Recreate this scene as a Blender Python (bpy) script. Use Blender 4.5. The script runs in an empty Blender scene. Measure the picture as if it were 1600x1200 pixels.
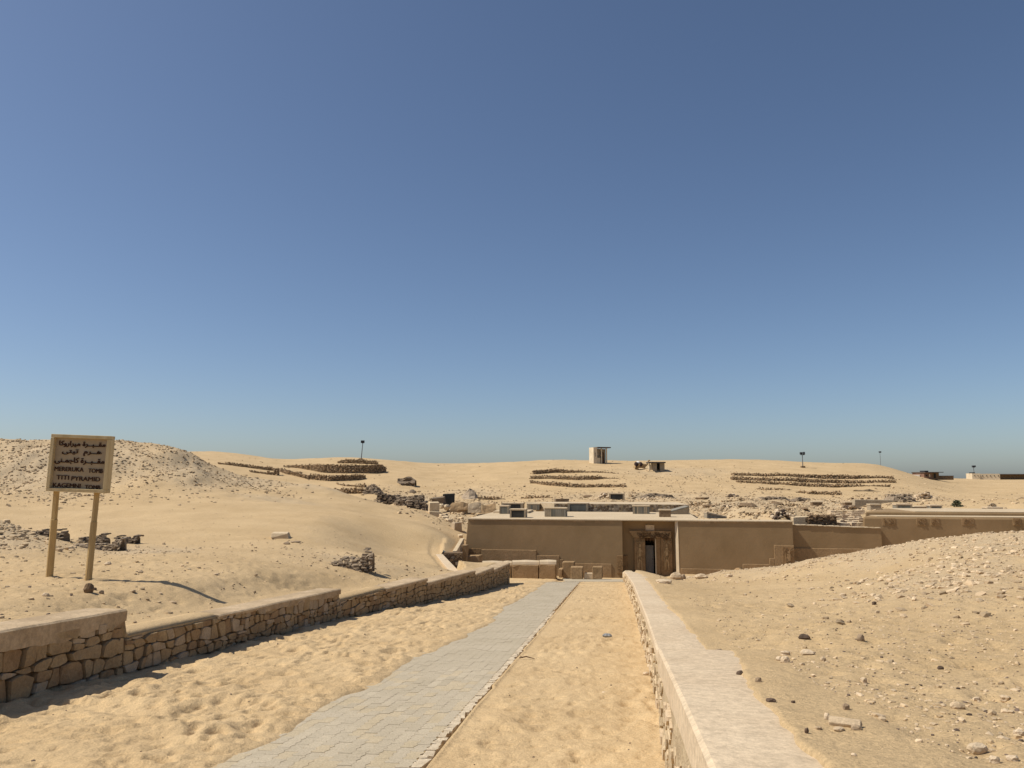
import bpy, bmesh, math, random
import numpy as np
from mathutils import Vector, Matrix

random.seed(7)
RNG = np.random.RandomState(7)
D = bpy.data
SC = bpy.context.scene
COL = SC.collection
R = math.radians

# ------------------------------------------------------------------ camera, sky, sun, exposure
HOR = 146.0 / 1200.0
PITCH = math.atan(HOR)
cam = D.cameras.new('camera')
cam.sensor_width = 36.0
cam.lens = 27.0
cam.clip_start = 0.05
cam.clip_end = 12000
co = D.objects.new('camera', cam)
co.location = (0, 0, 0)
co.rotation_euler = (math.pi / 2 + PITCH, 0, 0)
COL.objects.link(co)
SC.camera = co

SUN_EL = R(54)
SUN_AZ = (-math.cos(R(3)), -math.sin(R(3)))          # where the sun stands, seen from above
w = D.worlds.new('World')
SC.world = w
w.use_nodes = True
nt = w.node_tree
sky = nt.nodes.new('ShaderNodeTexSky')
sky.sky_type = 'NISHITA'
sky.sun_disc = False
sky.sun_elevation = SUN_EL
sky.sun_rotation = math.atan2(SUN_AZ[0], SUN_AZ[1])
sky.altitude = 0
sky.air_density = 0.78
sky.dust_density = 0.95
sky.ozone_density = 2.8
bg = nt.nodes['Background']
bg.inputs['Strength'].default_value = 0.099
nt.links.new(sky.outputs[0], bg.inputs[0])
sl = D.lights.new('sun', 'SUN')
sl.energy = 4.8
sl.angle = R(0.5)
sl.color = (1.0, 0.935, 0.82)
so = D.objects.new('sun', sl)
sd = Vector((SUN_AZ[0] * math.cos(SUN_EL), SUN_AZ[1] * math.cos(SUN_EL), math.sin(SUN_EL)))
so.rotation_euler = sd.to_track_quat('Z', 'Y').to_euler()
so.location = sd * 50
COL.objects.link(so)
SC.view_settings.view_transform = 'Standard'
SC.view_settings.look = 'None'
SC.view_settings.exposure = 0.0
SC.view_settings.gamma = 1.0
SC.view_settings.use_curve_mapping = False
SC.cycles.max_bounces = 5

# ------------------------------------------------------------------ helpers: geometry of the place
def e_of(py):                       # slope z/y of a sight line
    b = (600.0 - py) / 1200.0
    return (math.sin(PITCH) + math.cos(PITCH) * b) / (math.cos(PITCH) - math.sin(PITCH) * b)

def u_of(px, py):
    b = (600.0 - py) / 1200.0
    return ((px - 800.0) / 1200.0) / (math.cos(PITCH) - math.sin(PITCH) * b)

def P(px, py, Y):
    return Vector((u_of(px, py) * Y, Y, e_of(py) * Y))

def rnd(a, b):
    return random.uniform(a, b)

def hash2(ix, iy, seed):
    h = (ix.astype(np.int64) * 374761393 + iy.astype(np.int64) * 668265263 + seed * 1442695041) & 0xffffffff
    h = ((h ^ (h >> 13)) * 1274126177) & 0xffffffff
    h = ((h ^ (h >> 16)) * 2246822519) & 0xffffffff
    return ((h ^ (h >> 15)) & 0xffffff) / float(0xffffff)

def vnoise(x, y, seed=0):
    ix = np.floor(x); iy = np.floor(y)
    fx = x - ix; fy = y - iy
    fx = fx * fx * fx * (fx * (fx * 6 - 15) + 10); fy = fy * fy * fy * (fy * (fy * 6 - 15) + 10)
    a = hash2(ix, iy, seed); b = hash2(ix + 1, iy, seed)
    c = hash2(ix, iy + 1, seed); d = hash2(ix + 1, iy + 1, seed)
    return (a + (b - a) * fx) * (1 - fy) + (c + (d - c) * fx) * fy

def fbm(x, y, seed=0, octv=4):
    x = np.asarray(x, float); y = np.asarray(y, float)
    s = 0; a = 0.5; n = 0
    for i in range(octv):
        cx, sx = math.cos(i * 0.7 + .3), math.sin(i * 0.7 + .3)
        s = s + a * (vnoise((x * cx - y * sx) * 2 ** i, (x * sx + y * cx) * 2 ** i, seed + i * 17) - 0.5)
        n += a; a *= 0.5
    return s / n

def dents(x, y, cell, seed):
    """footprint-like hollows with a raised rim, -1..0.3"""
    gx = x / cell; gy = y / cell
    ix = np.floor(gx); iy = np.floor(gy)
    out = np.zeros_like(x)
    for dx in (-1, 0, 1):
        for dy in (-1, 0, 1):
            jx = ix + dx; jy = iy + dy
            rx = jx + hash2(jx, jy, seed); ry = jy + hash2(jx, jy, seed + 5)
            r = 0.22 + 0.35 * hash2(jx, jy, seed + 9)
            an = hash2(jx, jy, seed + 13) * 3.14
            st = 0.55 + 0.5 * hash2(jx, jy, seed + 21)
            ax = (gx - rx) * np.cos(an) + (gy - ry) * np.sin(an)
            ay = -(gx - rx) * np.sin(an) + (gy - ry) * np.cos(an)
            d2 = (ax * ax + (ay / st) ** 2) / (r * r)
            am = hash2(jx, jy, seed + 33)
            out += am * r * (-np.exp(-d2 * 1.6) * 2.2 + 0.9 * np.exp(-d2 * 0.55))
    return out

# ------------------------------------------------------------------ terrain heights
# (px, py, distance): the ground outside the walled path
CTRL = [
 # left of the wall
 (0,968,8.4),(0,961,9.6),(110,956,10),(225,985,10.4),(300,958,12.6),(315,917,14.0),(230,913,14.2),(430,925,16.0),(560,925,19),(640,905,22.3),(720,890,27.5),(775,880,33),
 (0,925,12),(77,902,14.5),(138,908,14),(0,900,15.5),(300,903,15.5),(400,885,19),(520,890,22),(640,882,27),(690,875,33),
 (0,862,20),(110,858,22.5),(230,868,21),(0,813,27),(60,836,26),(110,846,26),(150,862,24),(0,822,31),(60,842,30),
 (110,830,31),(210,832,32),(300,838,31),(430,843,30),(560,850,32),(660,855,38),
 (0,795,42),(100,800,42),(200,792,44),(350,788,46),(450,795,46),(560,810,44),(640,826,44),(700,845,44),
 (0,745,54),(0,700,61),(0,687,64),(100,687,64),(190,689,64),(235,695,64),(290,707,64),(325,733,62),(100,745,54),(200,750,54),(280,755,54),(200,715,60),(360,765,55),(430,775,54),
 (0,705,74),(150,705,74),(290,722,74),(60,712,90),
 (420,750,64),(500,765,63),(560,778,61),(620,794,58),(680,811,54),(716,834,51),(500,785,54),(600,805,52),
 (400,765,74),(470,780,74),(540,790,73),(600,795,70),
 (590,772,84),(640,785,76),(640,768,92),(690,785,72),(700,795,63),(690,805,59),
 (250,715,120),(250,708,140),(330,722,112),(350,707,150),(400,713,145),(450,735,112),(450,720,145),(440,752,96),(560,740,112),(560,752,102),(560,716,142),(640,723,145),(600,755,98),(640,745,112),(500,716,145),
 (100,720,120),(0,720,120),
 # centre
 (700,727,145),(700,750,112),(700,772,90),(760,785,76),(800,723,142),(800,750,108),(800,772,88),(800,787,72),(800,795,63),(870,720,142),(870,745,112),(900,765,95),(900,780,78),
 (930,723,140),(1000,724,140),(1000,748,108),(1000,770,88),(1000,782,76),(930,790,66),(1020,790,65),
 (1085,719.5,150),(1100,748,110),(1100,772,88),(1100,788,70),(1120,802,56),(1150,809,50),(1225,813,46.5),(1060,798,60),
 (1200,719,150),(1200,748,110),(1200,772,86),(1200,795,62),(1250,812,50),(1290,805,56),(1330,810,51),
 (1300,724,150),(1300,758,106),(1300,778,82),(1300,790,68),(1375,727,150),(1400,745,118),(1400,765,98),(1400,780,78),(1430,743,150),(1345,803,54),
 (1390,797,55),(1500,748,170),(1500,765,118),(1500,785,80),(1500,797,54),(1600,748,170),(1600,765,112),(1600,785,76),(1600,798,50),(1440,745,170),
 # court and behind the right mound
 (900,899,42),(900,899,47),(800,899,44),(760,899,41),(712,862,43),(716,850,46),(1000,900,44),(1060,899,44),(1150,902,45),(1240,902,44),(1290,898,43),(1300,893,41),(1380,893,42),(1450,889,40),(1600,873,34),(1600,868,40),(1700,870,38),(1500,880,37),
 # right of the wall
 (1290,1200,2.95),(1450,1200,3.0),(1600,1200,2.9),(1240,1110,4.3),(1152,1014,6.5),(1085,975,10.0),(1048,937,15),(1024,914,22),(1008,904,31),
 (1400,1100,4.3),(1560,1150,3.5),(1400,1000,7.2),(1560,1010,6.6),(1300,950,12),(1500,930,11.5),(1600,905,13.0),(1450,893,17.5),(1600,862,19),
 (1200,922,19),(1350,895,23),(1120,915,23),(1080,902,37),(1180,903,32),
 (1600,831,25),(1530,835,26),(1450,843,28),(1380,854,31),(1300,869,35),(1240,886,38.5),(1150,894,41),(1065,898,43),
]
for px in (-150, 100, 350, 600, 850, 1100, 1350, 1600, 1750):
    CTRL += [(px, 757, 260), (px, 755, 800), (px, 749.5, 4000)]
for px in (0, 400, 800, 1200, 1600):
    CTRL += [(px, 1560, 1.8)] if px != 800 else []
ctrl = []
for px, py, Y in CTRL:
    ctrl.append((u_of(px, py), math.log(Y), e_of(py)))
    if px <= 0: ctrl.append((u_of(px, py) - 0.22, math.log(Y), e_of(py)))
    if px >= 1600: ctrl.append((u_of(px, py) + 0.22, math.log(Y), e_of(py)))
ctrl = np.array(ctrl)
SU, SV = 3.0, 1.6
def tps_kernel(r2):
    return 0.5 * r2 * np.log(r2 + 1e-12)
_c = np.stack([ctrl[:, 0] * SU, ctrl[:, 1] * SV], 1)
_n = len(_c)
_K = tps_kernel(((_c[:, None] - _c[None]) ** 2).sum(2)) + np.eye(_n) * 0.0006
_A = np.zeros((_n + 3, _n + 3)); _A[:_n, :_n] = _K
_A[:_n, _n] = 1; _A[:_n, _n + 1:] = _c; _A[_n:, :_n] = _A[:_n, _n:].T
_w = np.linalg.solve(_A, np.concatenate([ctrl[:, 2], np.zeros(3)]))

def tps(u, v):
    sh = u.shape
    u = u.ravel() * SU; v = v.ravel() * SV
    out = np.empty_like(u)
    for i in range(0, len(u), 40000):
        uu = u[i:i + 40000]; vv = v[i:i + 40000]
        r2 = (uu[:, None] - _c[None, :, 0]) ** 2 + (vv[:, None] - _c[None, :, 1]) ** 2
        out[i:i + 40000] = tps_kernel(r2) @ _w[:_n] + _w[_n] + uu * _w[_n + 1] + vv * _w[_n + 2]
    return out.reshape(sh)

def G2(px, Y, cx, cY, rx, rl):
    return np.exp(-((px - cx) / rx) ** 2 - ((np.log(Y) - math.log(cY)) / rl) ** 2)

def pxof(X, Y):
    return 800 + 1200 * X / Y

# gravelly ground: (px, Y, radius px, radius lnY, strength)
GRAV = [(60,57,130,.16,1),(160,60,130,.13,.9),(300,60,70,.12,1),(380,62,70,.08,.9),(20,24,90,.2,.8),(240,24,90,.12,.75),
        (500,64,90,.06,.8),(430,52,90,.05,.6),(560,25,120,.10,.45),(650,78,60,.12,.8),(720,62,60,.15,.8),(740,90,60,.12,.5),(1010,80,140,.12,.9),(1160,62,120,.3,1),
        (1300,66,120,.2,.8),(1420,80,60,.2,.7),(1560,24,160,.3,.7),(1400,30,120,.28,.9),(1230,38,100,.2,.8),(1480,15,160,.4,.55),(1050,120,120,.08,.5),(1100,40,90,.1,.7)]
def gravel(X, Y):
    px = pxof(X, np.maximum(Y, 1.5)); Yc = np.maximum(Y, 1.5)
    g = np.zeros_like(px)
    for cx, cY, rx, rl, s in GRAV:
        g = np.maximum(g, s * G2(px, Yc, cx, cY, rx, rl))
    return np.clip(g, 0, 1)

def ground_z(X, Y, detail=True):
    X = np.asarray(X, float); Y = np.asarray(Y, float)
    Yc = np.maximum(Y, 1.8)
    u = np.clip(X / Yc, -0.92, 0.92)
    z = tps(u, np.log(Yc)) * Yc
    if detail:
        z = meet_walls(X, Y, z)
        g = gravel(X, Y)
        far = np.clip(Yc / 60, 0, 1)
        z = z + fbm(X / 7, Y / 7, 3, 3) * 0.35 * np.clip((Yc - 8) / 40, 0, 1)
        z = z + fbm(X / 3.1, Y / 4.5, 29, 4) * 1.3 * g * far * np.clip((Yc - 30) / 20, 0, 1)
        z = z + fbm(X / 1.3, Y / 1.3, 9, 4) * (0.05 + 0.30 * g * far + 0.05 * far) * (.2 + .8 * wall_calm(X, Y))
        near = np.clip((45 - Yc) / 30, 0, 1)
        near = near * wall_calm(X, Y)
        z = z + near * (dents(X, Y, 0.33, 3) * 0.09 + dents(X, Y, 0.19, 8) * 0.05) * (1 - .4 * g)
    return z

LTOP_Y = [1, 3.0, 10.0, 10.1, 12.5, 17.7, 17.85, 22.6, 22.66, 27.15, 27.2, 30.48, 30.52, 34.3, 36]
LTOP_Z = [-1.13, -1.245, -1.66, -1.985, -2.15, -2.49, -2.75, -2.87, -3.0, -3.19, -3.32, -3.457, -3.555, -3.70, -3.9]
RTOP_Y = [1.4, 2.75, 3.9, 6.4, 6.55, 7.3, 10.8, 14.7, 21.1, 30, 35.5, 37]
RTOP_Z = [-.86, -.979, -1.094, -1.381, -1.58, -1.64, -1.88, -2.24, -2.813, -3.65, -4.23, -4.4]
def sstep(x): x = np.clip(x, 0, 1); return x * x * (3 - 2 * x)
def wall_calm(X, Y):
    a = sstep((XL(Y) - .5 - X) / .8) + sstep((X - XR(Y) - .5) / .8)
    return np.clip(np.where(Y < 36, a, 1), 0, 1)
def meet_walls(X, Y, z):
    dl = XL(Y) - X; zl = np.interp(Y, LTOP_Y, LTOP_Z)
    bare = (Y > 10.05) & (Y < 12.4) | (Y > 17.85) & (Y < 20.1)
    tl = zl + np.where(bare, .005, -.035) - np.where(bare, 0, .10) * sstep((.56 - dl) / .08)
    f = sstep((dl - .5) / 1.6)
    z = np.where((X < XL(Y)) & (Y < 34.6), tl * (1 - f) + z * f, z)
    lim = np.interp(Y, [31, 34.0, 39.8, 42], [-2.0, -2.45, -3.62, -3.9])
    dd = lim - X
    tp_ = -3.90 - .10 * sstep((.62 - dd) / .1)
    f = sstep((dd - .55) / 6.0); ff = sstep((Y - 28.0) / 5.0) * sstep((45.5 - Y) / 5)
    z = np.where((dd > -.1) & (ff > 0), z * (1 - (1 - f) * ff) + tp_ * (1 - f) * ff, z)
    dr_ = X - XR(Y); zr = np.interp(Y, RTOP_Y, RTOP_Z)
    W = np.interp(Y, [1.4, 2.75, 4.3, 6.4, 6.6, 8, 10, 12, 20, 35], RWID)
    W = W + .10 * fbm(Y / .45, Y * 0 + 2.2, 19, 4) * (Y < 12) + .04 * fbm(X * 6, Y * 7, 23, 2)
    tr = zr + .012 + .05 * fbm(X / .5, Y / .5, 91, 3) - .12 * sstep((W - .10 - dr_) / .08)
    f = sstep((dr_ - W) / 1.6)
    z = np.where((X > XR(Y)) & (Y < 36), tr * (1 - f) + z * f, z)
    lim2 = np.interp(Y, [35.2, 35.6, 50], [5.34, 6.6, 9.5])
    f = sstep((X - lim2) / 1.6)
    pz = path_z(np.minimum(Y, 44)) - .03
    z = np.where((X > 3) & (Y > 35.3) & (Y < 46), pz * (1 - f) + z * f, z)
    return z
RWID = [.40, .42, .47, .62, .60, .58, .52, .49, .53, .62]

# the walled path runs down to the tomb
SL = 0.088
def path_z(Y): return -1.6 - SL * Y - .035 * np.clip(Y - 36, 0, 8)
LW_Y = [1, 5, 8.14, 9.97, 10.92, 13.77, 18.0, 22.65, 27.2, 34.1]
LW_X = [-5.8, -5.45, -5.2, -4.93, -4.84, -4.45, -3.88, -2.46, -1.30, -.14]
def XL(Y): return np.interp(Y, LW_Y, LW_X)
def XR(Y): return np.interp(Y, [1.0, 5.96, 21, 35.3], [.50, 1.19, 3.25, 5.05])
def left_limit(Y):
    return np.where(Y < 34.0, XL(Y) - 0.08, np.interp(Y, [34.0, 34.3, 39.8, 40.7, 40.8, 50], [-.39, -2.50, -3.62, -3.62, -2.95, -2.95]))
def right_limit(Y):
    return np.where(Y < 35.2, XR(Y) + 0.22, np.interp(Y, [35.2, 35.6, 50], [5.34, 6.6, 9.5]))

PD = Vector((0.1264, 1.0, 0)).normalized()         # direction of the paved path
PR0 = Vector((-0.755, 5.96, 0))                          # a point on its right edge
def path_coords(X, Y):
    dx = X - PR0.x; dy = Y - PR0.y
    return dx * PD.x + dy * PD.y, dx * PD.y - dy * PD.x   # along, to the right of the edge

def court_z(X, Y, detail=True):
    X = np.asarray(X, float); Y = np.asarray(Y, float)
    z = path_z(Y)
    z = np.where(Y > 44, path_z(44), z)
    s, t = path_coords(X, Y)
    edge = -1.36 + 0.16 * fbm(s / 1.1, s * 0 + 3.1, 5, 3) * 2 + np.interp(s, [-4, 0, 5, 10, 14, 38], [.05, .05, .02, .30, .12, -.1])
    on = 1 / (1 + np.exp(-(t - edge) / 0.035)) * (t < 0.10)          # under the paving
    drift = np.exp(-np.clip(edge - t, 0, 9) / 0.35)
    rightside = np.clip((t - 0.10) / 0.05, 0, 1)
    base = 0.035 - 0.02 * drift
    base = base * (1 - rightside) - 0.012 * rightside * np.exp(-np.clip(t - .1, 0, 9) / 1.6)
    # banked against the left wall
    dl = X - XL(Y)
    base = base - 0.035 * np.exp(-np.clip(dl, 0, 9) / 0.9) * (Y < 34)
    det = 0
    if detail:
        amp = np.clip(np.abs(np.minimum(t - edge, 0)) / 0.25, 0, 1) + np.clip((t - .12) / .3, 0, 1)
        amp = np.clip(amp, 0.08, 1) * np.clip((60 - Y) / 40, 0.2, 1)
        side = np.where(t > 0, 0.6, 1.0) * np.clip(.95 + 1.5 * fbm(X / 1.7, Y / 2.2, 88, 3), .25, 1.5)
        det = side * amp * 1.15 * (dents(X * 0.9, Y * 1.25, 0.27, 41) * 0.13 + dents(X, Y * 1.2, 0.15, 55) * 0.07 + fbm(X / 0.4, Y / .4, 71, 5) * 0.10)
    zz = z + base + det
    under = z - 0.07
    land = (Y > 39.2) & (Y < 46) & (X > XR(35.2) * 0 + 2.6) & (X < 9)
    zz = np.where(land, np.minimum(zz, z - 0.03), zz)
    return zz * (1 - on) + under * on

def in_court(X, Y):
    return (X > left_limit(Y)) & (X < right_limit(Y)) & (Y > 0.5) & (Y < 47.0)

def zat(x, y):
    X = np.array([float(x)]); Y = np.array([float(y)])
    return float(court_z(X, Y)[0]) if in_court(X, Y)[0] else float(ground_z(X, Y)[0])

_ry = np.exp(np.linspace(math.log(2.5), math.log(260), 700))
def ground_at(px, py, ymin=0, ymax=1e9):
    """where the sight line through a photo point first meets the ground"""
    ys = _ry[(_ry >= ymin) & (_ry <= ymax)]
    X = u_of(px, py) * ys
    g = ground_z(X, ys, True)
    c = court_z(X, ys, False)
    g = np.where(in_court(X, ys), c, g)
    below = (e_of(py) * ys) < g
    i = int(np.argmax(below)) if below.any() else len(ys) - 1
    return Vector((X[i], ys[i], g[i]))

# ------------------------------------------------------------------ helpers: objects
def tag(o, label=None, cat=None, group=None, kind=None):
    if label: o['label'] = label
    if cat: o['category'] = cat
    if group: o['group'] = group
    if kind: o['kind'] = kind
    return o

def thing(name, label, cat, loc=(0, 0, 0), group=None, rotz=0):
    o = D.objects.new(name, None)
    o.empty_display_size = 0.2
    o.location = loc; o.rotation_euler = (0, 0, rotz)
    COL.objects.link(o)
    return tag(o, label, cat, group)

class MB:
    def __init__(s): s.v = []; s.f = []
    def add(s, vs, fs):
        n = len(s.v); s.v += [tuple(v) for v in vs]; s.f += [tuple(i + n for i in f) for f in fs]; return s
    def box(s, c, half, rz=0, tilt=None, taper=1.0, jit=0):
        M = Matrix.Rotation(rz, 3, 'Z')
        if tilt: M = M @ Matrix.Rotation(tilt[0], 3, 'X') @ Matrix.Rotation(tilt[1], 3, 'Y')
        vs = []
        for z in (-1, 1):
            k = taper if z > 0 else 1
            for x, y in ((-1, -1), (1, -1), (1, 1), (-1, 1)):
                p = Vector((x * half[0] * k, y * half[1] * k, z * half[2]))
                if jit: p += Vector((rnd(-jit, jit), rnd(-jit, jit), rnd(-jit, jit)))
                vs.append(M @ p + Vector(c))
        return s.add(vs, [(0, 3, 2, 1), (4, 5, 6, 7), (0, 1, 5, 4), (1, 2, 6, 5), (2, 3, 7, 6), (3, 0, 4, 7)])
    def hexa(s, b, t):
        """4 bottom points, 4 top points, counter-clockwise from above"""
        return s.add(list(b) + list(t), [(0, 3, 2, 1), (4, 5, 6, 7), (0, 1, 5, 4), (1, 2, 6, 5), (2, 3, 7, 6), (3, 0, 4, 7)])
    def tube(s, pts, rad, n=8, cap=True):
        rings = []
        for i, p in enumerate(pts):
            p = Vector(p)
            a = Vector(pts[max(i - 1, 0)]); b = Vector(pts[min(i + 1, len(pts) - 1)])
            d = (b - a).normalized()
            q = d.to_track_quat('Z', 'Y')
            r = rad[i] if isinstance(rad, (list, tuple)) else rad
            rings.append([q @ Vector((math.cos(2 * math.pi * k / n) * r, math.sin(2 * math.pi * k / n) * r, 0)) + p for k in range(n)])
        vs = [v for r_ in rings for v in r_]; fs = []
        for i in range(len(rings) - 1):
            for k in range(n):
                fs.append((i * n + k, i * n + (k + 1) % n, (i + 1) * n + (k + 1) % n, (i + 1) * n + k))
        if cap:
            fs.append(tuple(range(n - 1, -1, -1))); fs.append(tuple((len(rings) - 1) * n + k for k in range(n)))
        return s.add(vs, fs)
    def rock(s, c, r, sub=1, rough=.28, rz=None, flat=True):
        bm = bmesh.new(); bmesh.ops.create_icosphere(bm, subdivisions=sub, radius=1)
        sd_ = rnd(0, 99); M = Matrix.Rotation(rnd(0, 6.3) if rz is None else rz, 3, 'Z')
        vs = []
        for v in bm.verts:
            p = v.co.copy()
            k = 1 + rough * (math.sin(p.x * 4.1 + sd_) * math.sin(p.y * 3.7 + sd_ * 2) + math.sin(p.z * 5 + sd_ * 3) * .5) + rnd(-rough, rough) * .45
            p = p * k
            m = max(abs(p.x), abs(p.y), abs(p.z))
            p = p * (1 + .25 * (1 - m))
            vs.append(M @ Vector((p.x * r[0], p.y * r[1], p.z * r[2])) + Vector(c))
        s.add(vs, [tuple(v.index for v in f.verts) for f in bm.faces]); bm.free()
        return s
    def build(s, name, mat, parent=None, smooth=False, bevel=0):
        off = parent_origin(parent)
        me = D.meshes.new(name)
        me.from_pydata([(v[0] - off.x, v[1] - off.y, v[2] - off.z) for v in s.v], [], s.f)
        me.update()
        if mat: me.materials.append(TWIN.get(mat.name, mat))
        if smooth:
            me.polygons.foreach_set('use_smooth', [True] * len(me.polygons))
        o = D.objects.new(name, me); COL.objects.link(o)
        if parent is not None: o.parent = parent
        if bevel:
            b = o.modifiers.new('bevel', 'BEVEL'); b.width = bevel; b.segments = 2; b.limit_method = 'ANGLE'
        return o

def parent_origin(p):
    v = Vector((0, 0, 0))
    while p is not None:
        v += p.location; p = p.parent
    return v

def quick(name, mb, mat, label, cat, group=None, **k):
    """a one-mesh thing with its origin at its base"""
    xs = [v[0] for v in mb.v]; ys = [v[1] for v in mb.v]; zs = [v[2] for v in mb.v]
    o = Vector(((min(xs) + max(xs)) / 2, (min(ys) + max(ys)) / 2, min(zs)))
    mb.v = [(v[0] - o.x, v[1] - o.y, v[2] - o.z) for v in mb.v]
    ob = mb.build(name, mat, **k); ob.location = o
    return tag(ob, label, cat, group)

def np_mesh(name, verts, faces, mat, attrs=None, smooth=True, parent=None):
    me = D.meshes.new(name)
    n = len(verts); m = len(faces); k = faces.shape[1]
    me.vertices.add(n); me.vertices.foreach_set('co', np.ascontiguousarray(verts, dtype=np.float32).ravel())
    me.loops.add(m * k); me.loops.foreach_set('vertex_index', np.ascontiguousarray(faces, dtype=np.int32).ravel())
    me.polygons.add(m); me.polygons.foreach_set('loop_start', np.arange(0, m * k, k, dtype=np.int32))
    me.update(calc_edges=True); me.validate()
    me.polygons.foreach_set('use_smooth', np.full(len(me.polygons), smooth))
    for an, av in (attrs or {}).items():
        a = me.attributes.new(an, 'FLOAT', 'POINT'); a.data.foreach_set('value', np.asarray(av, dtype=np.float32))
    if mat: me.materials.append(mat)
    o = D.objects.new(name, me); COL.objects.link(o)
    if parent is not None: o.parent = parent
    return o

# ------------------------------------------------------------------ materials
def lin(c):
    return tuple(((x / 255) / 12.92 if x / 255 <= 0.04045 else ((x / 255 + .055) / 1.055) ** 2.4) for x in c)

def mat(name, c1, c2=None, scale=2.0, bump=0.0, bscale=20, rough=0.95, detail=6, attr=None, c3=None, metal=0.0, contrast=(.35, .65), stretch=None, tone=0.0, bump2=0, bscale2=4, grit=0):
    m = D.materials.new(name); m.use_nodes = True
    t = m.node_tree; N = t.nodes; L = t.links
    b = N['Principled BSDF']; b.inputs['Roughness'].default_value = rough
    b.inputs['Metallic'].default_value = metal
    b.inputs['Specular IOR Level'].default_value = 0.2
    geo = N.new('ShaderNodeNewGeometry'); vec = geo.outputs['Position']
    if stretch:
        mp = N.new('ShaderNodeVectorMath'); mp.operation = 'MULTIPLY'; mp.inputs[1].default_value = stretch
        L.new(vec, mp.inputs[0]); vec2 = mp.outputs[0]
    else: vec2 = vec
    def noise(sc, det, v, ro=.6):
        n = N.new('ShaderNodeTexNoise'); n.inputs['Scale'].default_value = sc; n.inputs['Detail'].default_value = det
        n.inputs['Roughness'].default_value = ro; L.new(v, n.inputs['Vector']); return n.outputs['Fac']
    def mapr(x, a, b_, c=0, d=1):
        r = N.new('ShaderNodeMapRange'); r.inputs[1].default_value = a; r.inputs[2].default_value = b_; r.inputs[3].default_value = c; r.inputs[4].default_value = d
        L.new(x, r.inputs[0]); return r.outputs[0]
    def mix(f, a, b_, bt='MIX'):
        x = N.new('ShaderNodeMix'); x.data_type = 'RGBA'; x.blend_type = bt
        if isinstance(f, float): x.inputs[0].default_value = f
        else: L.new(f, x.inputs[0])
        for i, q in ((6, a), (7, b_)):
            if isinstance(q, tuple): x.inputs[i].default_value = (*q[:3], 1)
            else: L.new(q, x.inputs[i])
        return x.outputs[2]
    col = mix(mapr(noise(scale, detail, vec2), *contrast), tuple(c1), tuple(c2 or c1))
    if attr:
        at = N.new('ShaderNodeAttribute'); at.attribute_name = attr
        br = mapr(noise(3.0, 5, vec), .3, .7, -.35, .35)
        ad = N.new('ShaderNodeMath'); ad.operation = 'ADD'; ad.use_clamp = True
        L.new(at.outputs['Fac'], ad.inputs[0]); L.new(br, ad.inputs[1])
        mu = N.new('ShaderNodeMath'); mu.operation = 'MULTIPLY'; mu.use_clamp = True
        L.new(ad.outputs[0], mu.inputs[0]); L.new(mapr(at.outputs['Fac'], 0.02, 0.4), mu.inputs[1])
        col = mix(mu.outputs[0], col, tuple(c3))
    if tone:
        at2 = N.new('ShaderNodeAttribute'); at2.attribute_name = 'tone'
        col = mix(1.0, col, mixgrey(N, L, mapr(at2.outputs['Fac'], 0, 1, 1 - tone, 1 + tone)), 'MULTIPLY')
    if grit:
        g = mapr(noise(grit, 3, vec, .8), .35, .65, .82, 1.15)
        col = mix(1.0, col, mixgrey(N, L, g), 'MULTIPLY')
    L.new(col, b.inputs['Base Color'])
    if bump:
        bp = N.new('ShaderNodeBump'); bp.inputs['Strength'].default_value = 1; bp.inputs['Distance'].default_value = bump
        L.new(noise(bscale, 6, vec2, .65), bp.inputs['Height']); last = bp
        if bump2:
            b2 = N.new('ShaderNodeBump'); b2.inputs['Distance'].default_value = bump2
            L.new(noise(bscale2, 4, vec2), b2.inputs['Height']); L.new(bp.outputs[0], b2.inputs['Normal']); last = b2
        L.new(last.outputs[0], b.inputs['Normal'])
    return m

def mixgrey(N, L, f):
    c = N.new('ShaderNodeCombineColor')
    for i in range(3): L.new(f, c.inputs[i])
    return c.outputs[0]

M = {}
M['ground'] = mat('desert_sand', (.53, .382, .21), (.46, .325, .172), .35, .012, 60, attr='gravel', c3=(.45, .345, .218), bump2=.02, bscale2=9, grit=38)
M['sand'] = mat('drifted_sand', (.565, .408, .225), (.50, .352, .187), .8, .006, 90, bump2=.02, bscale2=16, grit=60)
M['pebble'] = mat('limestone_pebble', (.54, .405, .25), (.44, .325, .195), 5, .004, 60, tone=.25)
M['pebble_white'] = mat('pale_limestone', (.57, .44, .29), (.48, .36, .225), 5, .004, 60, tone=.25)
M['pebble_dark'] = mat('dark_flint', (.16, .115, .085), (.10, .075, .06), 5, .004, 60, tone=.4)
M['pebble_grey'] = mat('grey_rubble', (.44, .325, .20), (.34, .25, .155), 5, .004, 60, tone=.35)
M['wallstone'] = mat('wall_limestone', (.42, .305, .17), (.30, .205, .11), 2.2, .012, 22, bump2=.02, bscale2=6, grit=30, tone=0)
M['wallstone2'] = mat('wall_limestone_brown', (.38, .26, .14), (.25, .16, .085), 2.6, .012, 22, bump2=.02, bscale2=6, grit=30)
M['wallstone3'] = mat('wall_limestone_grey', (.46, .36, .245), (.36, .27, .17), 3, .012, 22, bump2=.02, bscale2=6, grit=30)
M['palestone'] = mat('pale_wall_stone', (.62, .49, .32), (.50, .385, .245), 3, .010, 30, bump2=.01, bscale2=8, grit=40)
M['mortar'] = mat('old_mortar', (.22, .15, .09), (.12, .08, .045), 4, .02, 30)
M['mortar_pale'] = mat('pale_mortar', (.52, .41, .26), (.42, .32, .20), 6, .02, 24, bump2=.02, bscale2=8)
M['coping'] = mat('plaster_coping', (.60, .475, .325), (.52, .40, .265), .9, .004, 40, bump2=.006, bscale2=5, grit=18)
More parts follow.
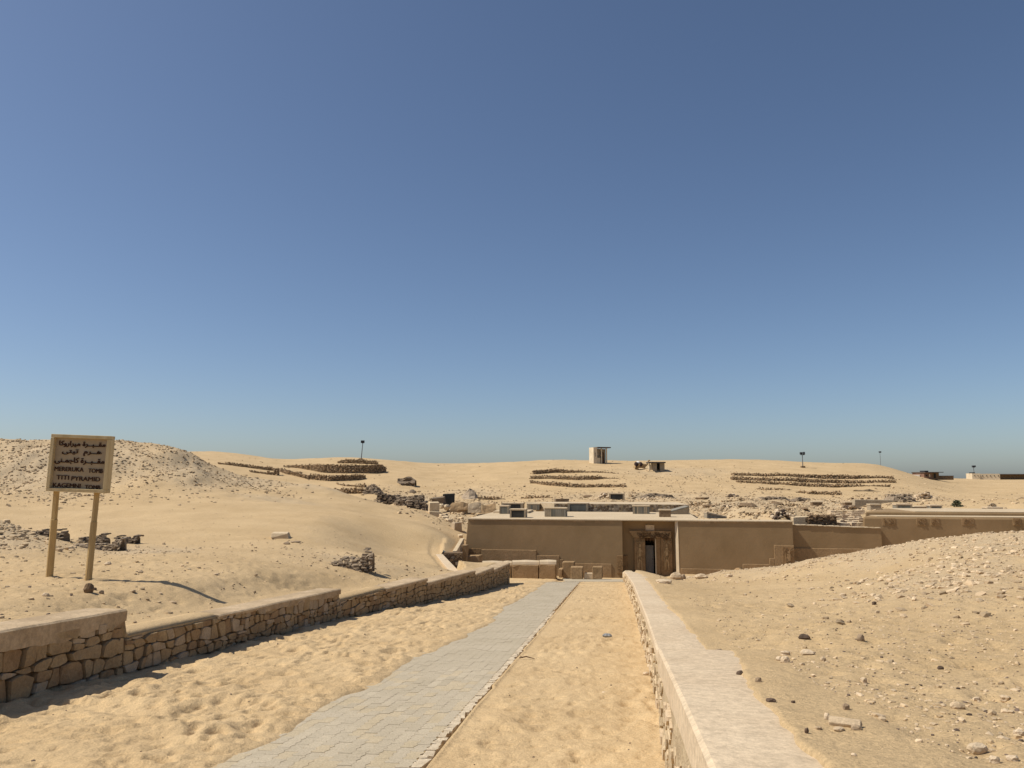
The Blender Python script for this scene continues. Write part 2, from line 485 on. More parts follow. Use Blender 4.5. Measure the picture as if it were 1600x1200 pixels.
M['coping_left'] = mat('worn_plaster', (.53, .40, .255), (.36, .26, .155), 1.6, .012, 22, bump2=.02, bscale2=4, grit=16)
M['paver'] = mat('grey_paver', (.455, .385, .28), (.405, .34, .24), 1.2, .002, 90, tone=0, grit=60)
M['paver2'] = mat('grey_paver_light', (.485, .41, .295), (.435, .365, .26), 1.5, .002, 90, grit=60)
M['paver3'] = mat('grey_paver_dusty', (.49, .40, .27), (.43, .35, .23), 1.5, .002, 90, grit=60)
M['kerb'] = mat('rough_concrete_kerb', (.66, .545, .39), (.52, .42, .29), 9, .02, 30)
M['render'] = mat('tomb_render', (.325, .222, .12), (.25, .168, .086), .45, .006, 14, bump2=.02, bscale2=1.2, stretch=(1, 1, .7), grit=0, contrast=(.3, .7))
M['render_dark'] = mat('old_relief_stone', (.30, .19, .095), (.20, .125, .06), 2.2, .02, 8, grit=14)
M['render_base'] = mat('old_base_stone', (.36, .24, .13), (.28, .185, .095), 1.4, .015, 8, grit=14)
M['relief_highlight'] = mat('highlit_relief', (.44, .31, .17), (.30, .20, .10), 6)  # lighter than the jambs: a highlight painted onto the carved marks
M['wood2'] = mat('lintel_relief', (.16, .10, .05), (.12, .07, .035), 6)
M['roof'] = mat('dusty_concrete_roof', (.56, .445, .30), (.50, .39, .25), .6, .004, 20, grit=14)
M['reveal'] = mat('pale_and_sunlit_plaster', (.62, .50, .35), (.52, .41, .27), 1.5, .004, 20)  # pale plaster, also the painted sunlight on the recess edge and ledge top
M['mud'] = mat('mudbrick', (.27, .205, .14), (.15, .11, .075), 1.8, .07, 5, stretch=(1, 1, 4), grit=12)
M['mud_light'] = mat('weathered_mudbrick', (.40, .31, .215), (.24, .18, .12), 1.6, .07, 5, stretch=(1, 1, 4), grit=12)
M['terrace'] = mat('terrace_stone', (.38, .275, .165), (.27, .19, .11), 1.5, .03, 9, tone=.5)
M['box'] = mat('skylight_render', (.40, .325, .225), (.30, .24, .165), 2, .004, 20, grit=12)
M['boxgrey'] = mat('skylight_grey', (.27, .25, .205), (.20, .175, .135), 3, .004, 20, stretch=(1, 1, .2))
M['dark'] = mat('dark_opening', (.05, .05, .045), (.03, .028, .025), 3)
M['louvre'] = mat('grey_louvre', (.20, .195, .165), (.13, .125, .10), 3, stretch=(1, 1, .2))
M['signwood'] = mat('sign_cream_paint', (.62, .49, .28), (.50, .375, .19), 3, .002, 40, stretch=(3, 3, .5))
M['signboard'] = mat('sign_panel', (.43, .335, .22), (.37, .285, .18), 2.5, .002, 30)
M['signpost'] = mat('sign_post_paint', (.52, .37, .17), (.40, .27, .12), 3, .003, 40, stretch=(3, 3, .5))
M['letter'] = mat('brown_letter', (.075, .032, .018), (.05, .02, .012), 9)
M['iron'] = mat('dark_iron', (.04, .042, .05), (.03, .03, .033), 9, rough=.6)
M['galv'] = mat('galvanised_pole', (.16, .16, .165), (.11, .11, .115), 5, rough=.6)
M['door'] = mat('grey_steel_door', (.23, .21, .185), (.17, .155, .135), 2, .001, 30, rough=.6)
M['wood'] = mat('brown_wood', (.13, .065, .03), (.08, .04, .02), 6)
M['cream'] = mat('cream_face', (.72, .61, .44), (.58, .48, .33), 1, .004, 10)
M['white'] = mat('white_wall', (.74, .70, .62), (.66, .62, .54), 1)
M['brick'] = mat('brown_brick', (.30, .185, .125), (.20, .115, .08), 2.5, .02, 8)
M['metal_roof'] = mat('rusty_sheet', (.12, .10, .085), (.08, .065, .055), 2)
M['leaf'] = mat('dusty_leaf', (.10, .105, .055), (.06, .06, .035), 6)
M['palm'] = mat('palm_leaf', (.035, .05, .02), (.02, .03, .014), 6)
M['camel'] = mat('camel_coat', (.42, .29, .15), (.33, .22, .11), 6)
M['cloth_w'] = mat('white_cloth', (.75, .72, .66))
M['cloth_d'] = mat('dark_cloth', (.05, .03, .028), (.03, .02, .02))
M['plastic'] = mat('grey_plastic', (.45, .47, .48), (.12, .13, .14), 18, rough=.4)
M['debris'] = mat('rubble_masonry', (.26, .175, .10), (.15, .10, .06), 6, .05, 14)

TWIN = {}
for k_, cc in (('pebble', ((.56, .43, .28), (.43, .32, .20))), ('pebble_white', ((.62, .49, .34), (.52, .40, .26))), ('pebble_dark', ((.15, .10, .07), (.09, .065, .045))), ('pebble_grey', ((.38, .28, .18), (.26, .19, .125))), ('terrace', ((.38, .275, .165), (.27, .19, .11)))):
    TWIN[M[k_].name] = mat(M[k_].name + '_single', cc[0], cc[1], 9, .006, 50, bump2=.01, bscale2=18, grit=70)

# ------------------------------------------------------------------ ground
def grid_faces(nr, nc):
    i = np.arange(nr - 1)[:, None] * nc + np.arange(nc - 1)[None]
    return np.stack([i, i + 1, i + 1 + nc, i + nc], -1).reshape(-1, 4)

rows = np.concatenate([np.exp(np.linspace(math.log(1.2 + 2), math.log(60 + 2), 520, endpoint=False)) - 2,
                       np.exp(np.linspace(math.log(60), math.log(210), 190, endpoint=False)),
                       np.exp(np.linspace(math.log(210), math.log(9000), 36))])
uc = np.concatenate([np.linspace(-1.6, -.74, 36, endpoint=False), np.linspace(-.74, .74, 590), np.linspace(.74, 1.6, 36)[1:]])
YY, UU = np.meshgrid(rows, uc, indexing='ij')
XX = UU * (YY + 2.0)
ZZ = ground_z(XX, YY)
ZZ = np.where(YY > 4000, -12.5, ZZ)
F = grid_faces(*YY.shape)
cx = XX.ravel()[F].mean(1); cy = YY.ravel()[F].mean(1)
F = F[~in_court(cx, cy)]
gv = gravel(XX, YY)
used = np.zeros(YY.size, bool); used[F.ravel()] = True
remap = np.cumsum(used) - 1
ground = np_mesh('ground', np.stack([XX.ravel()[used], YY.ravel()[used], ZZ.ravel()[used]], 1), remap[F], M['ground'], {'gravel': gv.ravel()[used]})
tag(ground, 'sandy desert ground rising to low dunes', kind='structure')

yr = np.exp(np.linspace(math.log(1.6), math.log(46.9), 560))
tt = np.linspace(0, 1, 300)
YY2, TT = np.meshgrid(yr, tt, indexing='ij')
LL = left_limit(YY2); RR = right_limit(YY2)
XX2 = LL + (RR - LL) * TT
ZZ2 = court_z(XX2, YY2)
o = np_mesh('sand_floor', np.stack([XX2.ravel(), YY2.ravel(), ZZ2.ravel()], 1), grid_faces(*YY2.shape), M['sand'])
tag(o, 'footprinted sand between the two low walls', kind='structure')

# ------------------------------------------------------------------ paved path
path = D.objects.new('path', None); COL.objects.link(path)
tag(path, 'grey paved path leading down to the tomb', kind='structure')
PT_DOWN = SL
def path_pt(s, t, h):
    p = PR0 + PD * s + Vector((PD.y, -PD.x, 0)) * t
    return Vector((p.x, p.y, path_z(p.y) + h))
pw, pl, z_ = 0.111, 0.225, 0.011
def paver_outline(i, j):
    x0 = -i * pw; y0 = (j + .5 * (i % 2)) * pl
    g = 0.0012
    side = [(0, 0), (z_, pl / 8), (-z_, 3 * pl / 8), (z_, 5 * pl / 8), (-z_, 7 * pl / 8), (0, pl)]
    o_ = [(a, b) for a, b in side] + [(pw + a, b) for a, b in reversed(side)]
    cxx, cyy = pw / 2, pl / 2
    return [(x0 - (cxx + (a - cxx) * (1 - 2 * g / pw)), y0 + (cyy + (b - cyy) * (1 - 2 * g / pl))) for a, b in o_][::-1]
ni = 13
pav = []
for j in range(-14, 150):
    for i in range(ni):
        pav.append((i, j))
pmats = [M['paver'], M['paver'], M['paver2'], M['paver3']]
near_p = []; far_mb = MB()
for (i, j) in pav:
    ol = paver_outline(i, j)
    s_, t_ = ol[0][1], ol[0][0]
    h = rnd(-.0015, .0015); tl = rnd(-.002, .002)
    top = [path_pt(b, a, h + tl * k / 12) for k, (a, b) in enumerate(ol)]
    bot = [p - Vector((0, 0, .04)) for p in top]
    n = 12
    vs = top + bot
    fs = [tuple(range(n))[::-1]] + [(k, (k + 1) % n, n + (k + 1) % n, n + k) for k in range(n)]
    pix = 1600 * 0.75 * pw / max(top[0].y, 1)
    vis = top[0].y > 5.2
    if vis and len(near_p) < 300:
        mb = MB().add(vs, fs); near_p.append(mb.build('paver', pmats[random.randrange(4)], path))
    else: far_mb.add(vs, fs)
tag(far_mb.build('pavers', M['paver'], path), kind='stuff')
bed = MB()
a = [path_pt(-4, 0.0, -.004), path_pt(-4, -ni * pw - .02, -.004), path_pt(30, -ni * pw - .02, -.004), path_pt(30, 0.0, -.004)]
bed.add(a, [(0, 1, 2, 3)])
a = [path_pt(30, 0.0, -.012), path_pt(30, -ni * pw - .02, -.012), path_pt(34, -ni * pw - .02, -.03), path_pt(34, 0.0, -.03)]
bed.add(a, [(0, 1, 2, 3)])
bed.build('bedding', M['sand'], path)
# rough concrete kerb along the right edge, broken and gappy
kb = MB(); s_ = -3.5
while s_ < 33:
    ln = rnd(.06, .18); wd = rnd(.06, .095) if s_ < 14 else rnd(.02, .04)
    if random.random() < (.97 if s_ < 11 else .7):
        a0, a1 = .008, .008 + wd
        h = rnd(.002, .018)
        q = [path_pt(s_ + rnd(-.01, .01), a0, -.1), path_pt(s_, a1, -.1), path_pt(s_ + ln, a1 + rnd(-.02, .02), -.1), path_pt(s_ + ln - .01, a0, -.1)]
        up = [v + Vector((rnd(-.006, .006), rnd(-.006, .006), .1 + h * .5 + rnd(-.004, .004))) for v in q]
        kb.hexa(q, up)
    s_ += ln
kb.build('kerb', M['kerb'], path)
# landing in front of the doorway
lm = MB()
def on_plane(px, py, h=0):
    Y = 1.6 / (-e_of(py) - SL)
    p = P(px, py, Y); p.z += h; return p
ld = [Vector((2.7, 39.8, 0)), Vector((4.6, 38.9, 0)), Vector((7.2, 38.6, 0)), Vector((10.2, 41.0, 0)), Vector((10.4, 43.9, 0)), Vector((2.9, 45.2, 0))]
for p in ld: p.z = max(path_z(p.y), path_z(44)) + .012
lb = [p - Vector((0, 0, .12)) for p in ld]
n = len(ld)
lm.add(ld + lb, [tuple(range(n)), tuple(range(2 * n - 1, n - 1, -1))] + [(k, n + k, n + (k + 1) % n, (k + 1) % n) for k in range(n)])
tag(lm.build('landing', M['paver']), 'grey landing of the path before the tomb door', kind='structure')

# ------------------------------------------------------------------ rubble walls
def clip(poly, a, b, c):            # keep a*x+b*y<=c
    out = []
    for i in range(len(poly)):
        p = poly[i]; q = poly[(i + 1) % len(poly)]
        dp = a * p[0] + b * p[1] - c; dq = a * q[0] + b * q[1] - c
        if dp <= 0: out.append(p)
        if (dp < 0 < dq) or (dq < 0 < dp):
            t = dp / (dp - dq); out.append((p[0] + (q[0] - p[0]) * t, p[1] + (q[1] - p[1]) * t))
    return out

def rubble_cells(s0, s1, h0, h1, sx, sh, jit=.38, fn_hi=None, fn_lo=None):
    """Voronoi stones over the strip; fn_hi/lo give the strip's top and bottom at s"""
    seeds = []; rows_ = max(1, int(round((h1 - h0) / sh))) + 1
    nc = int((s1 - s0) / sx) + 2
    for r_ in range(-1, rows_ + 1):
        for c_ in range(-1, nc + 1):
            seeds.append((s0 + (c_ + .5 * (r_ % 2) + rnd(-jit, jit)) * sx, h0 + (r_ + rnd(-jit, jit) * .8) * sh, r_, c_))
    grid = {(r_, c_): (x, y) for x, y, r_, c_ in seeds}
    cells = []
    for x, y, r_, c_ in seeds:
        poly = [(x - 2 * sx, y - 2 * sh), (x + 2 * sx, y - 2 * sh), (x + 2 * sx, y + 2 * sh), (x - 2 * sx, y + 2 * sh)]
        for dr in (-2, -1, 0, 1, 2):
            for dc in (-2, -1, 0, 1, 2):
                q = grid.get((r_ + dr, c_ + dc))
                if not q or (dr == 0 and dc == 0): continue
                a = q[0] - x; b = q[1] - y
                poly = clip(poly, a, b, (q[0] ** 2 + q[1] ** 2 - x * x - y * y) / 2)
                if len(poly) < 3: break
            if len(poly) < 3: break
        if len(poly) < 3: continue
        poly = clip(poly, -1, 0, -s0); poly = clip(poly, 1, 0, s1) if len(poly) > 2 else poly
        if len(poly) < 3: continue
        hi = (fn_hi(x) if fn_hi else h1); lo = (fn_lo(x) if fn_lo else h0)
        if fn_hi: k = (fn_hi(x + .05) - fn_hi(x - .05)) / .1
        else: k = 0
        poly = clip(poly, -k, 1, hi - k * x)
        if len(poly) < 3: continue
        k = ((fn_lo(x + .05) - fn_lo(x - .05)) / .1) if fn_lo else 0
        poly = clip(poly, k, -1, -(lo - k * x))
        if len(poly) < 3: continue
        ar = abs(sum(poly[i][0] * poly[(i + 1) % len(poly)][1] - poly[(i + 1) % len(poly)][0] * poly[i][1] for i in range(len(poly)))) / 2
        if ar < sx * sh * .12: continue
        cells.append(poly)
    return cells

def coursed_cells(s0, s1, fn_lo, fn_hi, hmin, hmax, wmin, wmax):
    """roughly coursed stones between the wall's foot and top"""
    base = min(fn_lo(s0), fn_lo(s1)); topm = max(fn_hi(s0), fn_hi(s1))
    bounds = []; h = base - .1
    while h < topm + hmax:
        bounds.append((h, rnd(0, 99))); h += rnd(hmin, hmax)
    sl_ = (fn_hi(s1) - fn_hi(s0)) / (s1 - s0)
    B = lambda k, s_: bounds[k][0] + sl_ * (s_ - (s0 + s1) / 2) * .8 + .035 * math.sin(s_ * 1.9 + bounds[k][1]) + .018 * math.sin(s_ * 6.1 + bounds[k][1] * 2)
    cells = []
    for k in range(len(bounds) - 1):
        x = s0 - rnd(0, wmax); xb = x + rnd(-.02, .02); xt = x + rnd(-.02, .02)
        while x < s1:
            w_ = rnd(wmin, wmax) * (1.5 if random.random() < .12 else 1)
            x += w_; nb = x + rnd(-.045, .045); nt_ = x + rnd(-.045, .045)
            parts_ = [(xb, nb, xt, nt_, 0, 1)]
            if random.random() < .15 and w_ > wmin * 1.1:       # two thin stones in one course
                m_ = rnd(.4, .6); parts_ = [(xb, nb, xb * (1 - m_) + xt * m_, nb * (1 - m_) + nt_ * m_, 0, m_), (xb * (1 - m_) + xt * m_, nb * (1 - m_) + nt_ * m_, xt, nt_, m_, 1)]
            for (a0, a1, c0, c1, f0, f1) in parts_:
                g = lambda s_, f: B(k, s_) * (1 - f) + B(k + 1, s_) * f
                cut = rnd(.06, .28)
                lh, rh = g(a0, f0), g(a1, f0); lt, rt = g(c0, f1), g(c1, f1)
                poly = [(a0 + (a1 - a0) * cut * .5, lh), ((a0 + a1) / 2, g((a0 + a1) / 2, f0) - rnd(0, .012)), (a1 - (a1 - a0) * cut * .4, rh), (a1, rh + (rt - rh) * cut),
                        (c1, rt - (rt - rh) * rnd(.1, .3)), (c1 - (c1 - c0) * rnd(.05, .2), rt), ((c0 + c1) / 2, g((c0 + c1) / 2, f1) + rnd(0, .010)), (c0 + (c1 - c0) * rnd(.05, .2), lt), (c0, lt - (lt - lh) * rnd(.1, .3)), (a0, lh + (lt - lh) * cut)]
                xm = (a0 + a1) / 2
                poly = clip(poly, -1, 0, -s0)
                if len(poly) > 2: poly = clip(poly, 1, 0, s1)
                if len(poly) > 2: poly = clip(poly, -sl_, 1, fn_hi(xm) - sl_ * xm)
                if len(poly) < 3: continue
                cen = sum(p[1] for p in poly) / len(poly)
                if cen < fn_lo(xm) - .02: continue
                ar = abs(sum(poly[i][0] * poly[(i + 1) % len(poly)][1] - poly[(i + 1) % len(poly)][0] * poly[i][1] for i in range(len(poly)))) / 2
                if ar > .003: cells.append(poly)
            xb, xt = nb, nt_
    return cells

def stone_geo(poly, pos, gap, prot, lean=0.0):
    """pos(s,h,d) -> world; prism with a chamfered, slightly domed face"""
    n = len(poly)
    cs = sum(p[0] for p in poly) / n; ch = sum(p[1] for p in poly) / n
    rad = sum(math.hypot(p[0] - cs, p[1] - ch) for p in poly) / n
    k1 = max(.5, 1 - gap / rad); k2 = k1 * .92
    pr = prot * rnd(.35, 1.2); tx = rnd(-.25, .25) * pr / rad; ty = rnd(-.25, .25) * pr / rad
    vs = []
    wob = [rnd(.9, 1.08) for _ in range(n)]
    for k, d in ((k1, -max(prot * .6, .06)), (k1 * .985, pr * .45), (k2, pr)):
        for p in poly:
            q_ = wob[poly.index(p)]; a = (p[0] - cs) * k * min(q_, 1.03); b = (p[1] - ch) * k * min(q_, 1.03)
            vs.append(pos(cs + a, ch + b, d + (a * tx + b * ty if d > 0 else 0) + (rnd(-.1, .1) * pr if d > 0 else 0)))
    vs.append(pos(cs, ch, pr * rnd(.9, 1.1)))
    fs = []
    for r_ in (0, 1):
        for i in range(n):
            j = (i + 1) % n
            fs.append((r_ * n + i, r_ * n + j, (r_ + 1) * n + j, (r_ + 1) * n + i))
    for i in range(n): fs.append((2 * n + i, 2 * n + (i + 1) % n, 3 * n))
    return vs, fs

def strip(mb, secs):
    """loft closed cross-sections"""
    m = len(secs[0]); vs = [p for s_ in secs for p in s_]; fs = []
    for i in range(len(secs) - 1):
        for k in range(m):
            fs.append((i * m + k, i * m + (k + 1) % m, (i + 1) * m + (k + 1) % m, (i + 1) * m + k))
    fs.append(tuple(range(m))[::-1]); fs.append(tuple((len(secs) - 1) * m + k for k in range(m)))
    return mb.add(vs, fs)

def fix_normals(o):
    bm = bmesh.new(); bm.from_mesh(o.data); bmesh.ops.recalc_face_normals(bm, faces=bm.faces); bm.to_mesh(o.data); bm.free()
    return o

def n1(x, seed=0):
    return float(fbm(np.array([x]), np.array([seed * 3.7]), seed, 3)[0])

# left wall -----------------------------------------------------------
def lpos(y, h, d):
    x = float(XL(y)); sl_ = (float(XL(y + .3)) - float(XL(y - .3))) / .6
    nn = Vector((1, -sl_, 0)).normalized()
    return Vector((x, y, h)) + nn * d
segs = [
 (3.0, 10.02, -1.245, -1.66, 3.0, 10.02, .20),
 (10.04, 17.78, -1.985, -2.497, 12.4, 17.78, .12),
 (17.8, 22.62, -2.75, -2.871, 20.1, 22.62, .10),
 (22.64, 27.17, -2.998, -3.189, 22.64, 27.17, .10),
 (27.19, 30.49, -3.319, -3.457, 27.19, 30.49, .10),
 (30.51, 34.3, -3.555, -3.697, 30.51, 34.3, .10)]
lw = thing('stone_wall', 'long low rubble stone wall left of the path, stepping down with plaster coping', 'stone wall', lpos(12, path_z(12), 0))
lcells = []
for (y0, y1, z0, z1, p0, p1, dep) in segs:
    top = lambda y, y0=y0, y1=y1, z0=z0, z1=z1: z0 + (z1 - z0) * (y - y0) / (y1 - y0)
    big = .29 if y0 < 9 else .25
    for poly in coursed_cells(y0, y1, lambda y: float(path_z(y)) - .06, lambda y: top(y) - (.12 if y0 < 9 else .045), .12 if y0 < 9 else .10, .24 if y0 < 9 else .19, .13, .40 if y0 < 9 else .32):
        lcells.append(poly)
    core = MB(); secs = []
    m = max(2, int((y1 - y0) / .35))
    for i in range(m + 1):
        y = y0 + (y1 - y0) * i / m; zt = top(y) - .025; zb = path_z(y) - .25
        secs.append([lpos(y, zb, -.5), lpos(y, zb, -.04), lpos(y, zt, -.04), lpos(y, zt, -.5)])
    strip(core, secs); fix_normals(core.build('wall_core', M['mortar'], lw))
    cp = MB(); secs = []
    m = max(3, int((p1 - p0) / .06))
    for i in range(m + 1):
        y = p0 + (p1 - p0) * i / m; zt = top(y) + .012 * n1(y * 1.5, 4)
        rag = max(.03, dep + min(dep, .2) * 1.3 * n1(y * 1.1, 2) + .05 * n1(y * 5, 6))
        if 10 < y0 < 10.2 and y < 13.9: rag = .04 + .03 * random.random()
        f = .052 + .012 * n1(y * 2.5, 7)
        wob = .03 * n1(y * 3, 9)
        secs.append([lpos(y, zt - .14, -.52 + wob), lpos(y, zt, -.5 + wob), lpos(y, zt + .004, -.25), lpos(y, zt, f - .03), lpos(y, zt - .02, f), lpos(y, zt - rag, f - .005), lpos(y, zt - rag - .02, -.03)])
    strip(cp, secs); cb_ = fix_normals(cp.build('coping', M['coping_left'], lw, smooth=True)); cb_.data.polygons.foreach_set('use_smooth', [True] * len(cb_.data.polygons)); cb_.data.set_sharp_from_angle(angle=R(32))
for (y0, y1) in ((10.04, 12.5), (17.81, 20.2)):      # sand lying over the bare stretches
    cp = MB(); secs = []; m = int((y1 - y0) / .05)
    for i in range(m + 1):
        y = y0 + (y1 - y0) * i / m; zt = float(np.interp(y, LTOP_Y, LTOP_Z)) + .012
        
        a_ = .03 * n1(y * 2, 3)
        secs.append([lpos(y, zt - .12, -.6), lpos(y, zt - .02, -.6), lpos(y, zt + .015 + a_ * .3, -.35), lpos(y, zt + .01, -.12 + a_), lpos(y, zt - .035, .01 + a_ * .5), lpos(y, zt - .12, -.05)])
    strip(cp, secs); fix_normals(cp.build('sand_cap', M['ground'], lw, smooth=True))
lcells.sort(key=lambda c: min(p[0] for p in c))
far = MB(); cnt = 0
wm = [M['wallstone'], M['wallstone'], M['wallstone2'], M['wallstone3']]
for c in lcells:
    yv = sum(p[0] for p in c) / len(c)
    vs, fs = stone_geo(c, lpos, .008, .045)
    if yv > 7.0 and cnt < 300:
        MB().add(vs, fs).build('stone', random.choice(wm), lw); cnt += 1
    else: far.add(vs, fs)
tag(far.build('stones', M['wallstone'], lw), kind='stuff')

# right wall ----------------------------------------------------------
def rpos(y, h, d):
    nn = Vector((-1, .139, 0)).normalized()
    return Vector((float(XR(y)), y, h)) + nn * d
rsegs = [(1.4, 6.46, [(1.4, -.86), (2.75, -.979), (3.9, -1.094), (6.46, -1.383)], .05, [(1.4, .46), (2.75, .48), (4.3, .53), (6.42, .68)]),
         (6.47, 35.2, [(6.47, -1.58), (7.3, -1.64), (10.8, -1.88), (14.7, -2.24), (21.1, -2.813), (30, -3.65), (35.2, -4.20)], 0.0, [(6.4, .66), (10, .58), (20, .58), (35.2, .68)])]
rw = thing('plastered_wall', 'long low wall right of the path with broad smooth pale coping', 'wall', rpos(10, path_z(10), 0))
rcells = []
for (y0, y1, tp, dd, wd) in rsegs:
    ty = [a for a, b in tp]; tz = [b for a, b in tp]
    wy = [a for a, b in wd]; wz = [b for a, b in wd]
    top = lambda y: float(np.interp(y, ty, tz))
    core = MB(); secs = []; m = int((y1 - y0) / .12)
    for i in range(m + 1):
        y = y0 + (y1 - y0) * i / m; zb = path_z(y) - .25; zt = top(y) - .03
        sec = [rpos(y, zb, -.38)]
        for k in range(9):
            h = zb + (zt - zb) * k / 8
            sec.append(rpos(y, h, dd - .0 + .05 * n1(y * 4.0 + k * 9.1, 12) + .02 * n1(y * 11 + k * 31, 13)))
        sec.append(rpos(y, zt, -.38))
        secs.append(sec)
    strip(core, secs); fix_normals(core.build('wall_core', M['mortar_pale'], rw))
    cp = MB(); secs = []; m = int((y1 - y0) / .10)
    for i in range(m + 1):
        y = y0 + (y1 - y0) * i / m; zt = top(y) + .003 * n1(y * .6, 4); W = float(np.interp(y, wy, wz))
        W += .03 * n1(y * 3.1, 21)
        th = .10 + .08 * n1(y * .6, 31) + (.09 if y0 < 3 else 0)
        f = dd + .02 + .004 * n1(y * .5, 17)
        secs.append([rpos(y, zt - .10, -W), rpos(y, zt - .01, -W), rpos(y, zt, -W + .03), rpos(y, zt + .003, -W * .5), rpos(y, zt, f - .02), rpos(y, zt - .014, f), rpos(y, zt - max(.04, th), f + .004), rpos(y, zt - max(.04, th) - .03, f - .05)])
    strip(cp, secs); cb_ = fix_normals(cp.build('coping', M['coping'], rw, smooth=True)); cb_.data.polygons.foreach_set('use_smooth', [True] * len(cb_.data.polygons)); cb_.data.set_sharp_from_angle(angle=R(32))
    for poly in rubble_cells(y0, y1, tz[-1] - .9, tz[0], .14, .085, .45,
                             fn_hi=lambda y: top(y) - (.34 if y0 < 3 else .16) + .07 * math.sin(y * 2.3) + .05 * math.sin(y * 7.1), fn_lo=lambda y: path_z(y) - .1):
        if random.random() < .55: rcells.append((poly, dd))
rcells.sort(key=lambda c: c[0][0][0])
far = MB(); cnt = 0
pm = [M['palestone'], M['palestone'], M['pebble_white'], M['mortar_pale']]
for c, dd in rcells:
    yv = c[0][0]
    vs, fs = stone_geo(c, lambda s_, h, d: rpos(s_, h, d + dd), .012, .022 * rnd(.2, 1.5))
    if yv > 4.2 and cnt < 300:
        MB().add(vs, fs).build('stone', random.choice(pm), rw); cnt += 1
    else: far.add(vs, fs)
tag(far.build('stones', M['palestone'], rw), kind='stuff')
# rough stone end of the wall near the tomb
MB().rock(rpos(35.35, -4.45, -.2), (.3, .25, .32), 2, .15).build('end_stone', M['palestone'], rw)

# ------------------------------------------------------------------ the tomb
PHI = R(9)
TA = Vector((math.cos(PHI), -math.sin(PHI), 0)); TN = Vector((-math.sin(PHI), -math.cos(PHI), 0))
F0 = Vector((-2.8, 47.0, 0))
def fp(s, d, z): return F0 + TA * s + TN * d + Vector((0, 0, z))
def fs_(px, d=0.0, py=850):
    """distance along the facade of a photo column, on the plane set forward by d"""
    u = u_of(px, py)
    A = F0 + TN * d
    # (A.x + TA.x s) = u (A.y + TA.y s)
    return (u * A.y - A.x) / (TA.x - u * TA.y)
def fz(px, py, d=0.0):
    s = fs_(px, d, py); p = F0 + TN * d + TA * s
    return e_of(py) * p.y
ZR = -2.45; ZB = -6.3
def fbox(mb, s0, s1, d0, d1, z0, z1, j=0):
    b = [fp(s0, d1, z0), fp(s1, d1, z0), fp(s1, d0, z0), fp(s0, d0, z0)]
    t = [fp(s0, d1, z1), fp(s1, d1, z1), fp(s1, d0, z1), fp(s0, d0, z1)]
    if j:
        t = [p + Vector((rnd(-j, j), rnd(-j, j), rnd(-j, j))) for p in t]
    return mb.hexa(b, t)
sL, sA, sB, sR = fs_(731), fs_(973), fs_(1060), fs_(1240)
tomb = thing('tomb', 'flat roofed brown plastered tomb with a recessed carved doorway', 'building', fp(sA, 0, ZB))
REC = -.85
mb = MB()   # left block with battered left end
mb.hexa([fp(sL - .35, .03, ZB), fp(sA, .03, ZB), fp(sA, -1.6, ZB), fp(sL - .35, -9.6, ZB)], [fp(sL, 0, ZR - .06), fp(sA, 0, ZR - .06), fp(sA, -1.6, ZR - .06), fp(sL, -9.6, ZR - .06)])
mb.build('wall', M['render'], tomb, bevel=.03)
mb = MB(); fbox(mb, sB, sR, -1.6, 0, ZB, ZR - .06); mb.build('wall', M['render'], tomb, bevel=.03)
# recess back wall with the door opening
dl, dr_ = fs_(1008, REC), fs_(1025, REC)
dz = fz(1015, 838, REC)
mb = MB(); fbox(mb, sA + .003, dl, -1.59, REC, ZB, ZR - .07); fbox(mb, dr_, sB - .003, -1.59, REC, ZB, ZR - .07); fbox(mb, dl, dr_, -1.59, REC, dz, ZR - .07)
mb.build('recess_wall', M['render'], tomb)
mb = MB(); fbox(mb, dl - .5, dr_ + .5, -4.2, -4.0, ZB, ZR - .2); fbox(mb, dl - .5, dl - .3, -4.0, -1.6, ZB, ZR - .2); fbox(mb, dr_ + .3, dr_ + .5, -4.0, -1.6, ZB, ZR - .2)
mb.build('passage_wall', M['render_dark'], tomb)
# pale plaster edge of the right block, the reveal's sunlight put into its colour
mb = MB(); mb.hexa([fp(sB - .13, -.1, ZB), fp(sB + .02, .015, ZB), fp(sB + .02, -.9, ZB), fp(sB - .13, -.9, ZB)], [fp(sB - .15, -.1, ZR - .07), fp(sB + .0, .015, ZR - .07), fp(sB + .0, -.9, ZR - .07), fp(sB - .15, -.9, ZR - .07)])
mb.build('sunlit_corner_plaster', M['reveal'], tomb)
# roof
mb = MB(); s2 = fs_(1095)
fbox(mb, sL - .02, s2, -10.2, .05, ZR - .06, ZR)
mb2 = MB(); fbox(mb2, s2 + .003, sR + .03, -1.3, .05, ZR - .06, ZR - .004)
ro = mb.build('roof', M['roof'], tomb); mb2.build('roof', M['roof'], tomb)
mb = MB()     # low step at the roof's back left
fbox(mb, sL + .2, fs_(800), -9.9, -7.2, ZR + .004, ZR + .12, .02); mb.build('roof_step', M['roof'], tomb)
# ragged plaster drips just under the roof edge
mb = MB(); s = sL + .1
while s < sR:
    L_ = rnd(.15, 1.3)
    if not (sA - .1 < s < sB) and s + L_ < sR and not (s < sA < s + L_):
        fbox(mb, s, s + L_, -.01, .012, ZR - .10 - rnd(.03, .12), ZR - .064, .01)
    s += L_ + rnd(.1, .8)
tag(mb.build('plaster_edge', M['render_base'], tomb), kind='stuff')
